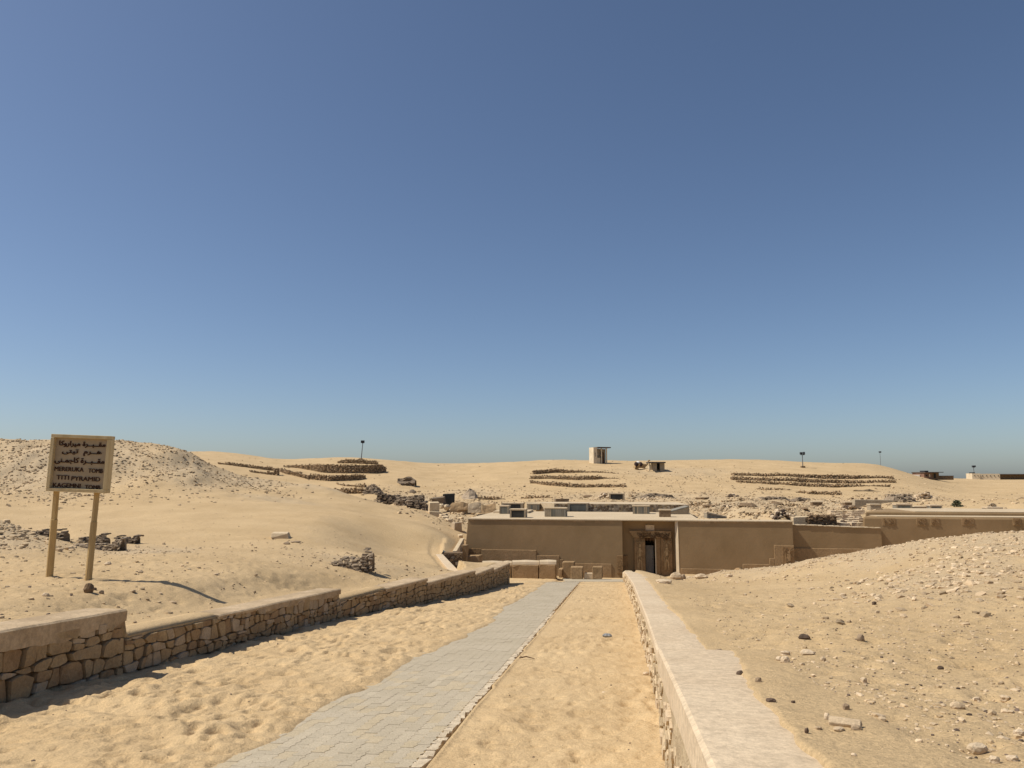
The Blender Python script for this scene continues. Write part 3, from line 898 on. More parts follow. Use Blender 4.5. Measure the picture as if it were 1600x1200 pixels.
# old stone courses at the foot: (px0, px1, py top)
def course(px0, px1, py, proud=.07, name='stone_course', matn='render_base', z1=None, jit=.006):
    mb = MB(); s0, s1 = fs_(px0, proud), fs_(px1, proud)
    fbox(mb, s0, s1, -.05, proud, ZB, fz((px0 + px1) / 2, py, proud), jit)
    ob = mb.build(name, M[matn], tomb, bevel=.018)
    return ob
for a in ((752, 838, 859), (838.4, 874, 868), (880, 955, 880.5), (874.4, 879.6, 874)): course(*a)
for a in ((1062.5, 1141, 889), (1159.5, 1201, 881.5), (1201.4, 1209, 872.5), (1209.4, 1240.5, 852)): course(*a)
MB().rock(fp(fs_(1152), .1, fz(1152, 895)), (.33, .2, .3), 2, .12).build('stone_course', M['render_base'], tomb)
# recess foot course and plinths
mb = MB(); fbox(mb, fs_(1052, REC), sB - .17, REC - .05, REC + .08, ZB, fz(1055, 890, REC)); mb.build('stone_course', M['render_dark'], tomb)
mb = MB(); fbox(mb, sA + .004, fs_(981, REC), REC - .05, REC + .08, ZB, fz(977, 868, REC))
mb.build('stone_course', M['render_dark'], tomb)
# door surround: jambs and lintel with carved relief
def relief(parent, s0, s1, z0, z1, d, n, seed, matn='render_dark', figure=True):
    """raised carved marks: a standing figure, columns of signs"""
    rr = random.Random(seed); mb = MB()
    def bar(a, b, w_, th=.03):
        (sa, za), (sb, zb) = a, b
        dx, dz_ = sb - sa, zb - za; l_ = math.hypot(dx, dz_) or 1e-6
        ox, oz = -dz_ / l_ * w_ / 2, dx / l_ * w_ / 2
        q = [(sa - ox, za - oz), (sb - ox, zb - oz), (sb + ox, zb + oz), (sa + ox, za + oz)]
        mb.hexa([fp(x, d - .01, z) for x, z in q], [fp(x, d + th, z) for x, z in q])
    W, H = s1 - s0, z1 - z0
    X = lambda a: s0 + a * W
    Z = lambda a: z0 + a * H
    if figure:
        w_ = min(W * .12, .08)
        bar((X(.5), Z(.52)), (X(.5), Z(.76)), w_ * 2.4, .045)              # torso
        bar((X(.5), Z(.78)), (X(.52), Z(.86)), w_ * 1.6, .045)             # head
        bar((X(.5), Z(.5)), (X(.36), Z(.27)), w_ * 1.2); bar((X(.36), Z(.27)), (X(.34), Z(.08)), w_)
        bar((X(.5), Z(.5)), (X(.66), Z(.27)), w_ * 1.2); bar((X(.66), Z(.27)), (X(.68), Z(.08)), w_)
        bar((X(.4), Z(.52)), (X(.62), Z(.40)), w_ * 2)                      # kilt
        bar((X(.5), Z(.73)), (X(.24), Z(.60)), w_ * .8); bar((X(.5), Z(.73)), (X(.78), Z(.64)), w_ * .8)
        bar((X(.22), Z(.78)), (X(.22), Z(.08)), w_ * .5)                    # staff
        zmin = .88
    else: zmin = .03
    for k in range(n):
        a = rr.uniform(.08, .9); b = rr.uniform(zmin, .97)
        t = rr.choice((0, 1, 2))
        l_ = rr.uniform(.05, .14) * max(W, .5)
        if t == 0: bar((X(a), Z(b)), (X(a) + l_, Z(b)), .025)
        elif t == 1: bar((X(a), Z(b)), (X(a), Z(b) - l_), .025)
        else:
            bar((X(a), Z(b)), (X(a) + l_ * .6, Z(b) - l_ * .6), .03); bar((X(a) + l_ * .6, Z(b) - l_ * .6), (X(a) + l_, Z(b)), .03)
    ob = mb.build('relief', M[matn], parent); fix_normals(ob); return tag(ob, kind='stuff')
jl0, jl1, jm, jr0, jr1 = fs_(991, REC), dl, fs_(1000, REC), dr_, fs_(1050, REC)
jz = fz(1015, 840, REC)
mb = MB(); fbox(mb, jl0, jl1, REC - .02, REC + .16, ZB, jz); j1 = mb.build('door_jamb', M['render_dark'], tomb, bevel=.02)
relief(j1, jl0 + .05, jl1 - .04, -5.6, jz - .1, REC + .16, 34, 3, 'relief_highlight')
mb = MB(); fbox(mb, jr0, fs_(1032, REC), REC - .02, REC + .12, ZB, jz); fbox(mb, fs_(1032, REC) + .003, jr1, REC - .02, REC + .17, ZB, jz)
j2 = mb.build('door_jamb', M['render_dark'], tomb, bevel=.02)
relief(j2, fs_(1034, REC), jr1 - .05, -5.5, jz - .1, REC + .17, 34, 8, 'relief_highlight')
mb = MB()
lz = fz(1015, 829, REC)
mb.hexa([fp(fs_(990, REC), REC + .2, jz + .004), fp(fs_(1049, REC), REC + .2, jz + .004), fp(fs_(1049, REC), REC - .02, jz + .004), fp(fs_(990, REC), REC - .02, jz + .004)],
        [fp(fs_(983, REC), REC + .24, lz), fp(fs_(1049, REC), REC + .24, lz), fp(fs_(1049, REC), REC - .02, lz), fp(fs_(983, REC), REC - .02, lz)])
li = mb.build('lintel', M['render_base'], tomb, bevel=.015)
relief(li, fs_(990, REC), fs_(1048, REC), jz + .03, lz - .03, REC + .215, 90, 15, 'wood2', False)
mb = MB(); fbox(mb, fs_(1009, REC), fs_(1023, REC), REC - .02, REC + .10, lz + .004, fz(1015, 820, REC)); mb.build('plaque', M['coping'], tomb, bevel=.015)
# door: dark gap, brown transom and steel leaf
mb = MB(); fbox(mb, dl, dr_, REC - .35, REC - .28, fz(1015, 845, REC), dz); mb.build('transom', M['wood'], tomb)
dm = MB(); fbox(dm, dl + .02, fs_(1021, REC), REC - .42, REC - .37, -5.75, fz(1015, 853, REC)); dr2 = dm.build('door', M['door'], tomb)
dm = MB()
for zz in (-5.55, -4.75): fbox(dm, dl + .08, fs_(1021, REC) - .07, REC - .37, REC - .355, zz, zz + .65)
dm.build('door_panel', M['door'], dr2, bevel=.01)
dm = MB(); fbox(dm, fs_(1019, REC), fs_(1020.3, REC), REC - .37, REC - .31, -4.83, -4.79); dm.build('handle', M['iron'], dr2)
dm = MB(); fbox(dm, fs_(1023.4, REC), dr_ - .002, REC - .4, REC + .125, -6, dz - .01); dm.build('door_frame', M['reveal'], tomb)
# carved stones let into the corners
mb = MB(); fbox(mb, fs_(963.5, .09), sA - .003, -.02, .09, -5.55, fz(968, 868)); c1 = mb.build('carved_stone', M['render_dark'], tomb, bevel=.015)
relief(c1, fs_(964), sA - .03, -5.5, fz(968, 869), .09, 14, 4, 'render_base', False)
mb = MB(); fbox(mb, fs_(1222, .09), fs_(1240, .09), .0, .09, -5.9, fz(1230, 854)); c2 = mb.build('carved_stone', M['render_dark'], tomb, bevel=.015)
relief(c2, fs_(1223), fs_(1239.5), -5.45, fz(1230, 855), .09, 16, 5, 'render_base')
mb = MB(); fbox(mb, fs_(732, .06), fs_(751.6, .06), .0, .06, ZB, fz(740, 857)); c3 = mb.build('carved_stone', M['render_dark'], tomb, bevel=.015)
relief(c3, fs_(733), fs_(751), -5.2, fz(740, 858), .06, 22, 6, 'render_base', False)

# walls running on to the right --------------------------------------
D2 = -.95; D3 = -1.35; D4 = -2.9
s0, s1 = sR + .003, fs_(1378, D2)
t0, t1 = fz(1242, 820.5, D2), fz(1378, 826, D2)
lowall = thing('low_wall', 'lower brown plastered wall set back right of the tomb, shaded corner', 'wall', fp(s0, D2, ZB))
mb = MB(); mb.hexa([fp(s0, D2, ZB), fp(s1, D2, ZB), fp(s1, D3 - .03 + .06, ZB), fp(s0, D2 - .5, ZB)], [fp(s0, D2, t0), fp(s1, D2, t1), fp(s1, D3 + .03, t1), fp(s0, D2 - .5, t0)])
mb.build('wall', M['render'], lowall)
mb = MB(); fbox(mb, s0, s1, D2 - .02, D2 + .07, ZB, fz(1300, 857, D2), .012); mb.build('stone_course', M['render_base'], lowall, bevel=.02)
mb = MB(); n = 16
for k in range(n):
    a = s0 + (s1 - s0) * k / n; b = s0 + (s1 - s0) * (k + 1) / n; z0_ = t0 + (t1 - t0) * (k + .5) / n
    fbox(mb, a, b - .004, D2 - .45, D2 + .05 + .03 * n1(k * .8, 3), z0_ + .004, z0_ + .05 + rnd(-.008, .008), .01)
mb.build('coping', M['roof'], lowall)
lt = thing('relief_wall', 'long brown wall at the right with carved blocks under its rim', 'wall', fp(fs_(1345, D3), D3, ZB))
a3, b3 = fs_(1343, D3), fs_(1600, D3) + 9
z3 = fz(1420, 807.5, D3)
mb = MB(); mb.hexa([fp(a3, D3, ZB), fp(b3, D3, ZB), fp(b3, D4, ZB), fp(a3 + .8, D4, ZB)], [fp(a3 + .25, D3, z3), fp(b3, D3, z3), fp(b3, D4, z3), fp(a3 + 1.0, D4, z3)])
mb.build('wall', M['render'], lt, bevel=.12)
a4 = fs_(1349, D4); z4 = fz(1450, 800, D4)
mb = MB(); mb.hexa([fp(a4, D4 - .003, ZB), fp(b3, D4 - .003, ZB), fp(b3, D4 - 5, ZB), fp(a4 + 2.7, D4 - 5, ZB)], [fp(a4 + .2, D4 - .003, z4), fp(b3, D4 - .003, z4), fp(b3, D4 - 5, z4), fp(a4 + 2.9, D4 - 5, z4)])
mb.build('upper_ledge', M['render'], lt, bevel=.08)
mb = MB(); fbox(mb, a4 + 3.0, b3, D4 - 5, D4 - .06, z4 + .004, z4 + .03); mb.build('roof', M['roof'], lt)
mb = MB(); fbox(mb, a3 + 1.05, b3, D4 + .01, D3 - .1, z3 + .004, z3 + .02); mb.build('ledge_top', M['roof'], lt)
for k, (p0, p1) in enumerate(((1380, 1401), (1434, 1449), (1456, 1470), (1505, 1524), (1585, 1598))):
    mb = MB(); fbox(mb, fs_(p0, D3), fs_(p1, D3), D3 - .01, D3 + .018, fz(p0, 821, D3), fz(p0, 809.5, D3), .003)
    cb = mb.build('carved_block', M['render_base'], lt, bevel=.01)
    relief(cb, fs_(p0 + 1, D3), fs_(p1 - 1, D3), fz(p0, 820, D3), fz(p0, 810.5, D3), D3 + .014, 26, 60 + k, 'render_dark', False)
# plain shoulder stones right edge
# ------------------------------------------------------------------ roof skylights
def on_roof(px, pyb, z=ZR):
    Y = z / e_of(pyb); return Vector((u_of(px, pyb) * Y, Y, z))
def skylight(px0, px1, pyt, pyb, label, style, z=ZR, depth=.9, group='skylight boxes on the tomb roof', rz=-PHI, ground=False):
    if ground:
        p = ground_at((px0 + px1) / 2, pyb, 45); zz = p.z - .05; Y = p.y
    else:
        p = on_roof((px0 + px1) / 2, pyb, z); zz = z; Y = p.y
    W = (px1 - px0) / 1200 * Y; H = (pyb - pyt) / 1200 * Y + (p.z - zz if ground else 0)
    t = thing('skylight_box', label, 'skylight', (p.x, Y + depth / 2, zz + .002), group, rz)
    def b(c, h, name, m, bev=0):
        q = MB().box(c, h)
        me = D.meshes.new(name); me.from_pydata(q.v, [], q.f); me.materials.append(M[m])
        ob = D.objects.new(name, me); COL.objects.link(ob); ob.parent = t
        if bev:
            bb = ob.modifiers.new('bevel', 'BEVEL'); bb.width = bev; bb.segments = 2
        return ob
    side = {'window': 'box', 'slats': 'boxgrey', 'grey': 'boxgrey', 'plain': 'box', 'brown': 'debris'}[style]
    b((0, 0, (H - .09) / 2), (W / 2 - .03, depth / 2 - .03, (H - .09) / 2), 'body', side, .01)
    b((0, 0, H - .045), (W / 2, depth / 2, .042), 'lid', 'roof' if style != 'grey' else 'coping', .012)
    f = -depth / 2 + .03
    if style in ('window', 'grey'):
        b((-W * .43, f - .015, (H - .09) / 2), (W * .05, .02, (H - .1) / 2), 'frame', 'box')
        b((W * .43, f - .015, (H - .09) / 2), (W * .05, .02, (H - .1) / 2), 'frame', 'box')
        b((0, f - .006, (H - .09) / 2), (W * .375, .006, (H - .14) / 2), 'opening', 'dark' if style == 'window' else 'louvre')
    if style == 'slats':
        k = max(4, int(W / .13))
        for i in range(k):
            b((-W / 2 + .06 + (W - .12) * (i + .5) / k, f - .014, (H - .1) / 2), (W / k * .36, .013, (H - .1) / 2 - .01), 'slat', random.choice(('boxgrey', 'louvre', 'box')))
    return t
S = skylight
S(784, 819, 786, 796, 'long low skylight box at the back left of the tomb roof, behind two others', 'window')
S(781.5, 796.5, 790, 803, 'small dark-fronted skylight box touching the front left one on the roof', 'grey')
S(797.5, 823.5, 795.5, 809, 'dark-fronted skylight box at the very front left edge of the roof', 'window', depth=.8)
S(824.5, 845, 787, 797, 'grey slatted skylight box far back on the left of the roof', 'slats')
S(852, 887, 793.5, 807.5, 'widest slatted skylight box near the roof front, left of centre', 'slats')
S(888, 921, 786, 798.5, 'wide grey skylight box in front of the rubble-faced platform', 'grey')
S(933.5, 947, 786.5, 797, 'small square skylight box against the rubble-faced platform', 'window', depth=.6)
S(990, 1017, 790, 803, 'grey slatted skylight box behind the doorway, right of centre', 'slats')
S(1031, 1050, 796, 808, 'small brown skylight box just above the doorway, right side', 'brown', depth=.6)
# sloping stair hood at the right of the roof
def wedge(px0, px1, pyt, pyb, label, m='boxgrey', depth=1.3, ground=False, flip=False):
    p0 = on_roof(px0, pyb) if not ground else ground_at(px0, pyb, 45); Y = p0.y
    if ground: p0.z -= .08
    W = (px1 - px0) / 1200 * Y; H = (pyb - pyt) / 1200 * Y
    t = thing('stair_hood', label, 'roof hood', p0 + Vector((W / 2, depth / 2, 0)))
    a, b = (.25, 1.0) if not flip else (1.0, .12)
    q = MB(); x0, y0, z0 = p0.x, p0.y, p0.z + .002
    q.hexa([Vector((x0, y0, z0)), Vector((x0 + W, y0, z0)), Vector((x0 + W, y0 + depth, z0)), Vector((x0, y0 + depth, z0))],
           [Vector((x0, y0, z0 + H * a)), Vector((x0 + W, y0, z0 + H * b)), Vector((x0 + W, y0 + depth, z0 + H * b)), Vector((x0, y0 + depth, z0 + H * a))])
    q.build('hood_side', M['box'], t)
    q = MB()
    q.hexa([Vector((x0 - .03, y0 - .04, z0 + H * a + .004)), Vector((x0 + W, y0 - .04, z0 + H * b + .004)), Vector((x0 + W, y0 + depth, z0 + H * b + .004)), Vector((x0, y0 + depth, z0 + H * a + .004))],
           [Vector((x0 - .03, y0 - .04, z0 + H * a + .08)), Vector((x0 + W, y0 - .04, z0 + H * b + .08)), Vector((x0 + W, y0 + depth, z0 + H * b + .08)), Vector((x0, y0 + depth, z0 + H * a + .08))])
    q.build('hood_top', M[m], t)
wedge(1047, 1076, 793, 803.5, 'sloping grey stair hood on the roof right of the doorway')
wedge(1105, 1135, 802, 810, 'low stone ramp end sloping down at the right of the roof', 'coping', .8, flip=True)

# rubble-faced platform behind the roof
pl_ = thing('stone_platform', 'raised flat platform with a rubble stone face behind the tomb roof', 'platform', P(960, 797, 57.5))
xa, xb = P(866, 797, 57.5).x, P(1077, 797, 56).x
zp = -1.90
q = MB(); q.hexa([Vector((xa, 57.6, -3.2)), Vector((xb, 56.0, -3.2)), Vector((xb, 60.5, -3.2)), Vector((xa - 2.0, 61, -3.2))], [Vector((xa, 57.6, zp)), Vector((xb, 56.0, zp - .05)), Vector((xb, 60.5, zp)), Vector((xa - 2.0, 61, zp))])
q.build('platform_core', M['roof'], pl_)
dirp = (Vector((xb, 56.0, 0)) - Vector((xa, 57.6, 0))); Lp = dirp.length; dirp.normalize(); np_ = Vector((dirp.y, -dirp.x, 0))
ppos = lambda s_, h, d: Vector((xa, 57.6, 0)) + dirp * s_ + np_ * d + Vector((0, 0, h))
for c in rubble_cells(0, Lp, -2.6, zp - .04, .24, .16, .4):
    vs, fs = stone_geo(c, ppos, .02, .05); MB().add(vs, fs).build('stone', random.choice((M['debris'], M['wallstone'], M['wallstone3'])), pl_)

# small shed-like openings behind
S(953, 977.5, 772, 782, 'pale box with a dark square opening beyond the platform', 'window', ground=True, depth=1.2, group='low boxes on the rubble behind the tomb')

# ------------------------------------------------------------------ blocks in front of the facade
def gblock(name, px0, px1, pyt, pyb, Y, depth, label, m, cat, bev=.03, jit=.02, group=None, rz=-PHI, name2=None):
    p0 = P(px0, pyb, Y); p1 = P(px1, pyb, Y)
    zt = e_of(pyt) * Y
    W = (p1.x - p0.x) / 2
    q = MB().box(((p0.x + p1.x) / 2, Y + depth / 2, (p0.z + zt) / 2 - .1), (W, depth / 2, (zt - p0.z) / 2 + .1), rz, jit=jit)
    return quick(name, q, M[m], label, cat, group, bevel=bev)
gblock('dark_slab', 868, 889, 780, 784, 66, 1.2, 'flat dark slab lying just behind the platform on the left', 'mud', 'stone slab', rz=0, jit=.06)
for k, (a, b_, t_, bb) in enumerate(((1088, 1112, 779, 782), (1160, 1184, 789, 793), (1100, 1122, 790, 793), (1205, 1226, 786, 789), (1252, 1266, 795, 799), (910, 930, 776, 779))):
    quick('low_bank', MB().rock(ground_at((a + b_) / 2, bb, 45) + Vector((0, .5, .05)), ((b_ - a) / 2400 * 62, .6, (bb - t_) / 1200 * 62 * .9), 2, .3, 0), M['debris'], ('short brown rubble bank behind the platform right end', 'brown rubble bank in the middle of the grey rubble field', 'small rubble bank near the low ramp end', 'rubble bank uphill of the dark rock pile', 'small rubble bank beside the square brown block', 'rubble bank left of the pale box with dark opening')[k], 'rubble bank')
bench = thing('stone_bench', 'long low stone ledge with rounded top coloured as sunlit before the left facade', 'stone ledge', P(830, 894, 44.3))
for k, (a, b, t_) in enumerate(((751, 786, 884), (786.5, 800, 884), (800.5, 843, 883), (843.5, 870, 882.5))):
    A = P(a, 896, 45.2 - k * .2); B = P(b, 896, 45.2 - k * .2)
    z1_ = e_of(t_) * A.y
    MB().box(((A.x + B.x) / 2, A.y + .35, (z1_ - 6.2) / 2), ((B.x - A.x) / 2 - .01, .33, (z1_ + 6.2) / 2), -PHI, jit=.015).build('ledge_stone', M['render_base'], bench, bevel=.03)
    rr_ = MB(); pts = [Vector((A.x, A.y + .3, z1_ + .02)), Vector(((A.x + B.x) / 2, A.y + .28, z1_ + .03)), Vector((B.x - .02, A.y + .28, z1_ + .02))]
    rr_.tube(pts, [.22, .24, .22], 10); ob = rr_.build('rounded_top', M['reveal'], bench, smooth=False)  # paler than the ledge stones: sunlight on the top put into the colour
gblock('step_block', 874, 880, 889, 897, 43.6, .7, 'low stone step at the right end of the stone ledge', 'render_base', 'stone block')
gblock('step_block', 880.5, 899, 878, 898, 43.7, .6, 'tallest bright-topped stone block at the end of the ledge', 'render_base', 'stone block')
gblock('step_block', 893, 912, 886, 899, 42.9, .6, 'lower stone block in front of the tall bright-topped block', 'render_base', 'stone block')
gblock('step_block', 927, 942.5, 886, 899, 42.6, .6, 'lone stone block standing on the grey landing before the facade', 'render_base', 'stone block')
gblock('stone_slab', 914, 927, 896, 898.5, 42.9, .5, 'thin flat slab beside the lone block on the landing', 'reveal', 'stone slab')
gblock('stone_pillar', 722, 730, 852, 892, 43.6, .5, 'narrow upright stone pillar at the left corner of the facade', 'render_base', 'pillar', jit=.03)
gblock('carved_fragment', 730.5, 751, 869, 892, 43.9, .8, 'broken carved stone fragment beside the narrow pillar', 'render_base', 'stone fragment', jit=.05)
# court wall left: flat coping and dark rubble back wall
cw = thing('stair_wall', 'pale topped court wall beside a dark stone pit left of the tomb', 'wall', P(700, 880, 36))
zt_ = -3.87
A, B = P(681, 863, 39.5), P(705, 891, 32.0)
A = Vector((u_of(681, 864) * 39.8, 39.8, zt_)); A2 = Vector((u_of(692, 864) * 39.8, 39.8, zt_)); B = Vector((u_of(704, 890) * 32.6, 32.6, zt_ - .03)); B2 = Vector((u_of(719, 890) * 32.6, 32.6, zt_ - .03))
dn = Vector((0, 0, 1.7))
MB().hexa([B - dn, B2 - dn, A2 - dn, A - dn], [B, B2, A2, A]).build('wall_top', M['coping'], cw, bevel=.02)
xw0, xw1 = A2.x - .1, u_of(722, 864) * 40.2
MB().hexa([Vector((-3.12, 40.82, -6)), Vector((-2.86, 40.82, -6)), Vector((-2.86, 46.9, -6)), Vector((-3.12, 46.9, -6))], [Vector((-3.10, 40.82, -3.80)), Vector((-2.88, 40.82, -3.80)), Vector((-2.88, 46.9, -3.62)), Vector((-3.10, 46.9, -3.62))]).build('side_wall', M['palestone'], cw, bevel=.02)
MB().hexa([Vector((xw0, 40.3, -6)), Vector((xw1, 40.3, -6)), Vector((xw1, 40.8, -6)), Vector((xw0, 40.8, -6))], [Vector((xw0, 40.3, zt_)), Vector((xw1, 40.3, zt_)), Vector((xw1, 40.8, zt_ + .02)), Vector((xw0, 40.8, zt_ + .02))]).build('back_wall', M['mortar'], cw)
for c in rubble_cells(0, xw1 - xw0, -5.6, zt_ - .03, .22, .14, .4):
    vs, fs = stone_geo(c, lambda s_, h, d: Vector((xw0 + s_, 40.3 - d, h)), .02, .05)
    MB().add(vs, fs).build('stone', random.choice((M['mud_light'], M['debris'], M['wallstone2'])), cw)

# stone blocks lining the sand at the tomb's left side
def lone_block(px0, px1, pyt, pyb, Y, depth, label, m='palestone', rz=0.2, group=None, cat='stone block', name='stone_block', jit=.05):
    return gblock(name, px0, px1, pyt, pyb, Y, depth, label, m, cat, .04, jit, group, rz)
lone_block(668.5, 684, 785, 799, 60.0, .9, 'pale squared block on top at the far end of the line beside the tomb')
lone_block(669, 687, 799.5, 811, 59.4, 1.0, 'pale squared block under the top block at the far end of the line')
for k, (a, b, t_, bb, Y, lb) in enumerate((
    (686, 694, 804, 815, 57.5, 'third pale block from the far end of the line beside the tomb'),
    (690, 699, 807, 818, 56.0, 'fourth pale block in the line stepping down beside the tomb'),
    (696, 705, 811, 823, 54.3, 'fifth pale block, before the large loose one beside the tomb'))):
    lone_block(a, b, t_, bb, Y, 1.2, lb)
lone_block(706, 719, 817, 831, 52.3, .7, 'large loose pale block nearest the tomb corner, grey front', 'wallstone3', .35)
lone_block(715, 722, 836, 850, 49.3, .6, 'rough upright stone half sunk against the left side of the tomb', 'palestone', .1)

# ------------------------------------------------------------------ lumps, ruins
def strata(name, label, cat, prof, m, depth=1.5, Y=None, rough=.18, cell=.16, step=.22, group=None, lean=.35):
    """weathered ruin: front outline given as (px, top, bottom); layered, ragged, rounded back"""
    prof = sorted(prof)
    pm_ = prof[len(prof) // 2]
    if Y is None: Y = ground_at(pm_[0], pm_[2] - .5).y
    xs = [P(a, c, Y).x for a, b, c in prof]; zt = [e_of(b) * Y for a, b, c in prof]; zb = [e_of(c) * Y for a, b, c in prof]
    W = xs[-1] - xs[0]; ncol = max(8, min(110, int(W / cell)))
    nh = max(5, min(26, int((max(zt) - min(zb)) / (cell * .6))))
    sd_ = RNG.randint(1000)
    cols = np.linspace(xs[0], xs[-1], ncol); T_ = np.interp(cols, xs, zt); B_ = np.interp(cols, xs, zb)
    T_ = T_ + fbm(cols / .6, cols * 0 + sd_, sd_, 3) * min(.3, (T_ - B_).mean() * .5)
    hh = np.linspace(0, 1, nh)
    v = []; 
    CX, HH = np.meshgrid(cols, hh, indexing='ij')
    Zf = B_[:, None] - .25 + (T_ - B_ + .25)[:, None] * HH
    lay = np.floor(Zf / step + fbm(CX / 2, CX * 0, sd_ + 3, 2))
    off = (hash2(lay, np.floor(CX / (step * 2.5) + lay * .37), sd_) - .5) * rough * 2 + fbm(CX / .5, Zf / .3, sd_ + 8, 3) * rough * 1.5
    dy = -off + HH * lean * depth
    front = np.stack([CX, Y + dy, Zf], -1)
    nb = 5; rings = [front]
    ZT = Zf[:, -1]; YT = (Y + dy)[:, -1]
    top = []
    for k in range(1, nb + 1):
        f = k / nb
        yk = YT + (Y + depth - YT) * f
        zk = ZT + fbm(cols / .7, yk / .7, sd_ + 5, 3) * rough * 1.2 - f * f * (.15 + .4 * (f == 1))
        if k == nb: zk = np.minimum(zk, B_ - .3)
        top.append(np.stack([cols, yk, zk], -1))
    A_ = np.concatenate([front] + [t_[:, None] for t_ in top], 1)
    nr, ncc = A_.shape[:2]
    fc = grid_faces(nr, ncc)
    V = A_.reshape(-1, 3)
    # side caps
    n0 = len(V)
    base = Vector(((xs[0] + xs[-1]) / 2, Y, float(min(B_))))
    V = V - np.array(base)
    ob = np_mesh(name, V, fc, M[m], smooth=False)
    ob.location = base
    bm = bmesh.new(); bm.from_mesh(ob.data)
    be = [e for e in bm.edges if e.is_boundary]
    bmesh.ops.holes_fill(bm, edges=be, sides=0); bmesh.ops.recalc_face_normals(bm, faces=bm.faces)
    bm.to_mesh(ob.data); bm.free()
    return tag(ob, label, cat, group)

def ruin(label, prof, m, depth, Y, bl, name='mudbrick_ruin', lean=.35, cat='ruin', mats=None):
    """a crumbling core with the courses of bricks that still show"""
    prof = sorted(prof); pm_ = prof[len(prof) // 2]
    if Y is None: Y = ground_at(pm_[0], pm_[2] - .5).y
    core = strata('core', None, None, [(a_, b_ + (c_ - b_) * (.40 if bl < .3 and cat == 'ruin' and name == 'mudbrick_ruin' else .15), c_) for a_, b_, c_ in prof], m, depth * (.45 if bl < .3 else .8), Y, bl * .3, bl * .4, bl * .4, None, lean)
    base = core.location.copy()
    t = thing(name, label, cat, base)
    core.parent = t; core.location = (0, 0, 0)
    xs = [P(a_, c_, Y).x for a_, b_, c_ in prof]; zt = [e_of(b_) * Y for a_, b_, c_ in prof]; zb = [e_of(c_) * Y for a_, b_, c_ in prof]
    h = min(zb) - bl * .2; q = MB(); row = 0
    bh = bl * .36
    while h < max(zt):
        x = xs[0] + rnd(0, bl)
        while x < xs[-1]:
            tz_ = float(np.interp(x, xs, zt)); bz_ = float(np.interp(x, xs, zb))
            f = (h - bz_) / max(.01, tz_ - bz_)
            if bz_ - bl < h < tz_ - bh * .4 and random.random() < .80:
                nrow = 1 if h < tz_ - bh * 1.6 else 3
                for k in range(nrow):
                    if k and random.random() < .35: continue
                    q.box((x, Y + max(0, f) * lean * depth + rnd(-.28, .16) * bl + k * bl * .9, h + rnd(-.12, .12) * bh), (bl * rnd(.32, .55), bl * .42, bh * rnd(.30, .46)), rnd(-.25, .25), (rnd(-.12, .12), rnd(-.1, .1)), rnd(.8, 1), bl * .04)
            x += bl * rnd(.95, 1.5)
        h += bh; row += 1
    ob = q.build('bricks', M[m], t); tag(ob, kind='stuff')
    return t
def BL(Y): return .17 if Y is None or Y < 30 else .42
ruin('dark mudbrick ledge half buried behind the left sign post', [(52, 829, 831), (64, 827, 834), (78, 826, 839), (88, 827, 841), (94, 824, 842), (96, 826, 840)], 'mud', 1.2, 25.5, BL(25.5))
ruin('upper dark mudbrick ruin behind the right sign post', [(125, 838, 842), (135, 840, 847), (148, 836, 846), (158, 833, 848), (164, 838, 847)], 'mud', .9, 26.8, BL(26.8))
ruin('wide layered mudbrick ruin in the hollow right of the sign posts', [(114, 849, 850), (130, 850, 856), (146, 850, 862), (156, 852, 866), (166, 846, 863), (178, 843, 856), (186, 840, 849)], 'mud_light', 1.2, 24.6, BL(24.6))
ruin('small dark mudbrick ruin at the right rim of the hollow', [(178, 836, 841), (192, 838, 848), (203, 838, 848), (212, 836, 842)], 'mud', .9, 27.5, BL(27.5))
ruin('grey weathered mudbrick lump with a short post of bricks on the middle sand', [(503, 892, 895), (510, 884, 896), (520, 876, 895), (530, 872, 893), (550, 869, 891), (564, 866, 890), (569, 857, 888), (579, 856, 878), (581, 858, 877)], 'mud_light', 1.1, None, BL(None))
ruin('dark domed mudbrick ruin below the left terraces', [(565, 766, 771), (571, 758, 771), (580, 756, 771), (588, 758, 772), (592, 765, 774)], 'mud_light', 3, 84, BL(84))
ruin('dark mudbrick wall with a shadowed face right of the domed ruin', [(588, 766, 776), (600, 770, 782), (610, 772, 786), (620, 774, 785), (630, 775, 784), (660, 773, 776)], 'mud', 2.5, 74, BL(74))
ruin('lower layered mudbrick ruin left of the pale block line', [(635, 784, 790), (642, 780, 795), (655, 781, 800), (662, 786, 808), (668, 788, 812), (672, 790, 812)], 'mud', 2, 62, BL(62))
ruin('narrow light mudbrick ruin between the dark ones and the block line', [(618, 778, 790), (630, 779, 793), (640, 781, 793)], 'mud_light', 2, 68, BL(68))
gblock('dark_pit_wall', 675, 694, 778, 792, 66, 1.2, 'low dark wall left of the black rectangular pit wall', 'mud', 'ruin wall', jit=.15, rz=0)
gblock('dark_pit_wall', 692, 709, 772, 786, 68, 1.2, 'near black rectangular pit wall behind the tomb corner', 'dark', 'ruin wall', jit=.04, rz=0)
strata('rubble_mound', 'pointed grey rubble mound behind the tomb left corner', 'rubble mound', [(713, 782, 786), (722, 772, 786), (732, 763, 786), (740, 768, 785), (745, 777, 784)], 'mud_light', 4, 80, .3, .3, .3, lean=.8)
strata('mudbrick_ruin', 'dark brushy ruin heap on the sand slope above the pits', 'ruin', [(620, 748, 751), (634, 746, 757), (642, 744, 761), (648, 752, 758)], 'mud', 2, None, .35, .25, .3)
strata('mudbrick_ruin', 'small dark outcrop under the brushy ruin heap', 'ruin', [(639, 766, 770), (644, 764, 771), (649, 768, 771)], 'mud', 1, None, .2, .2, .3)
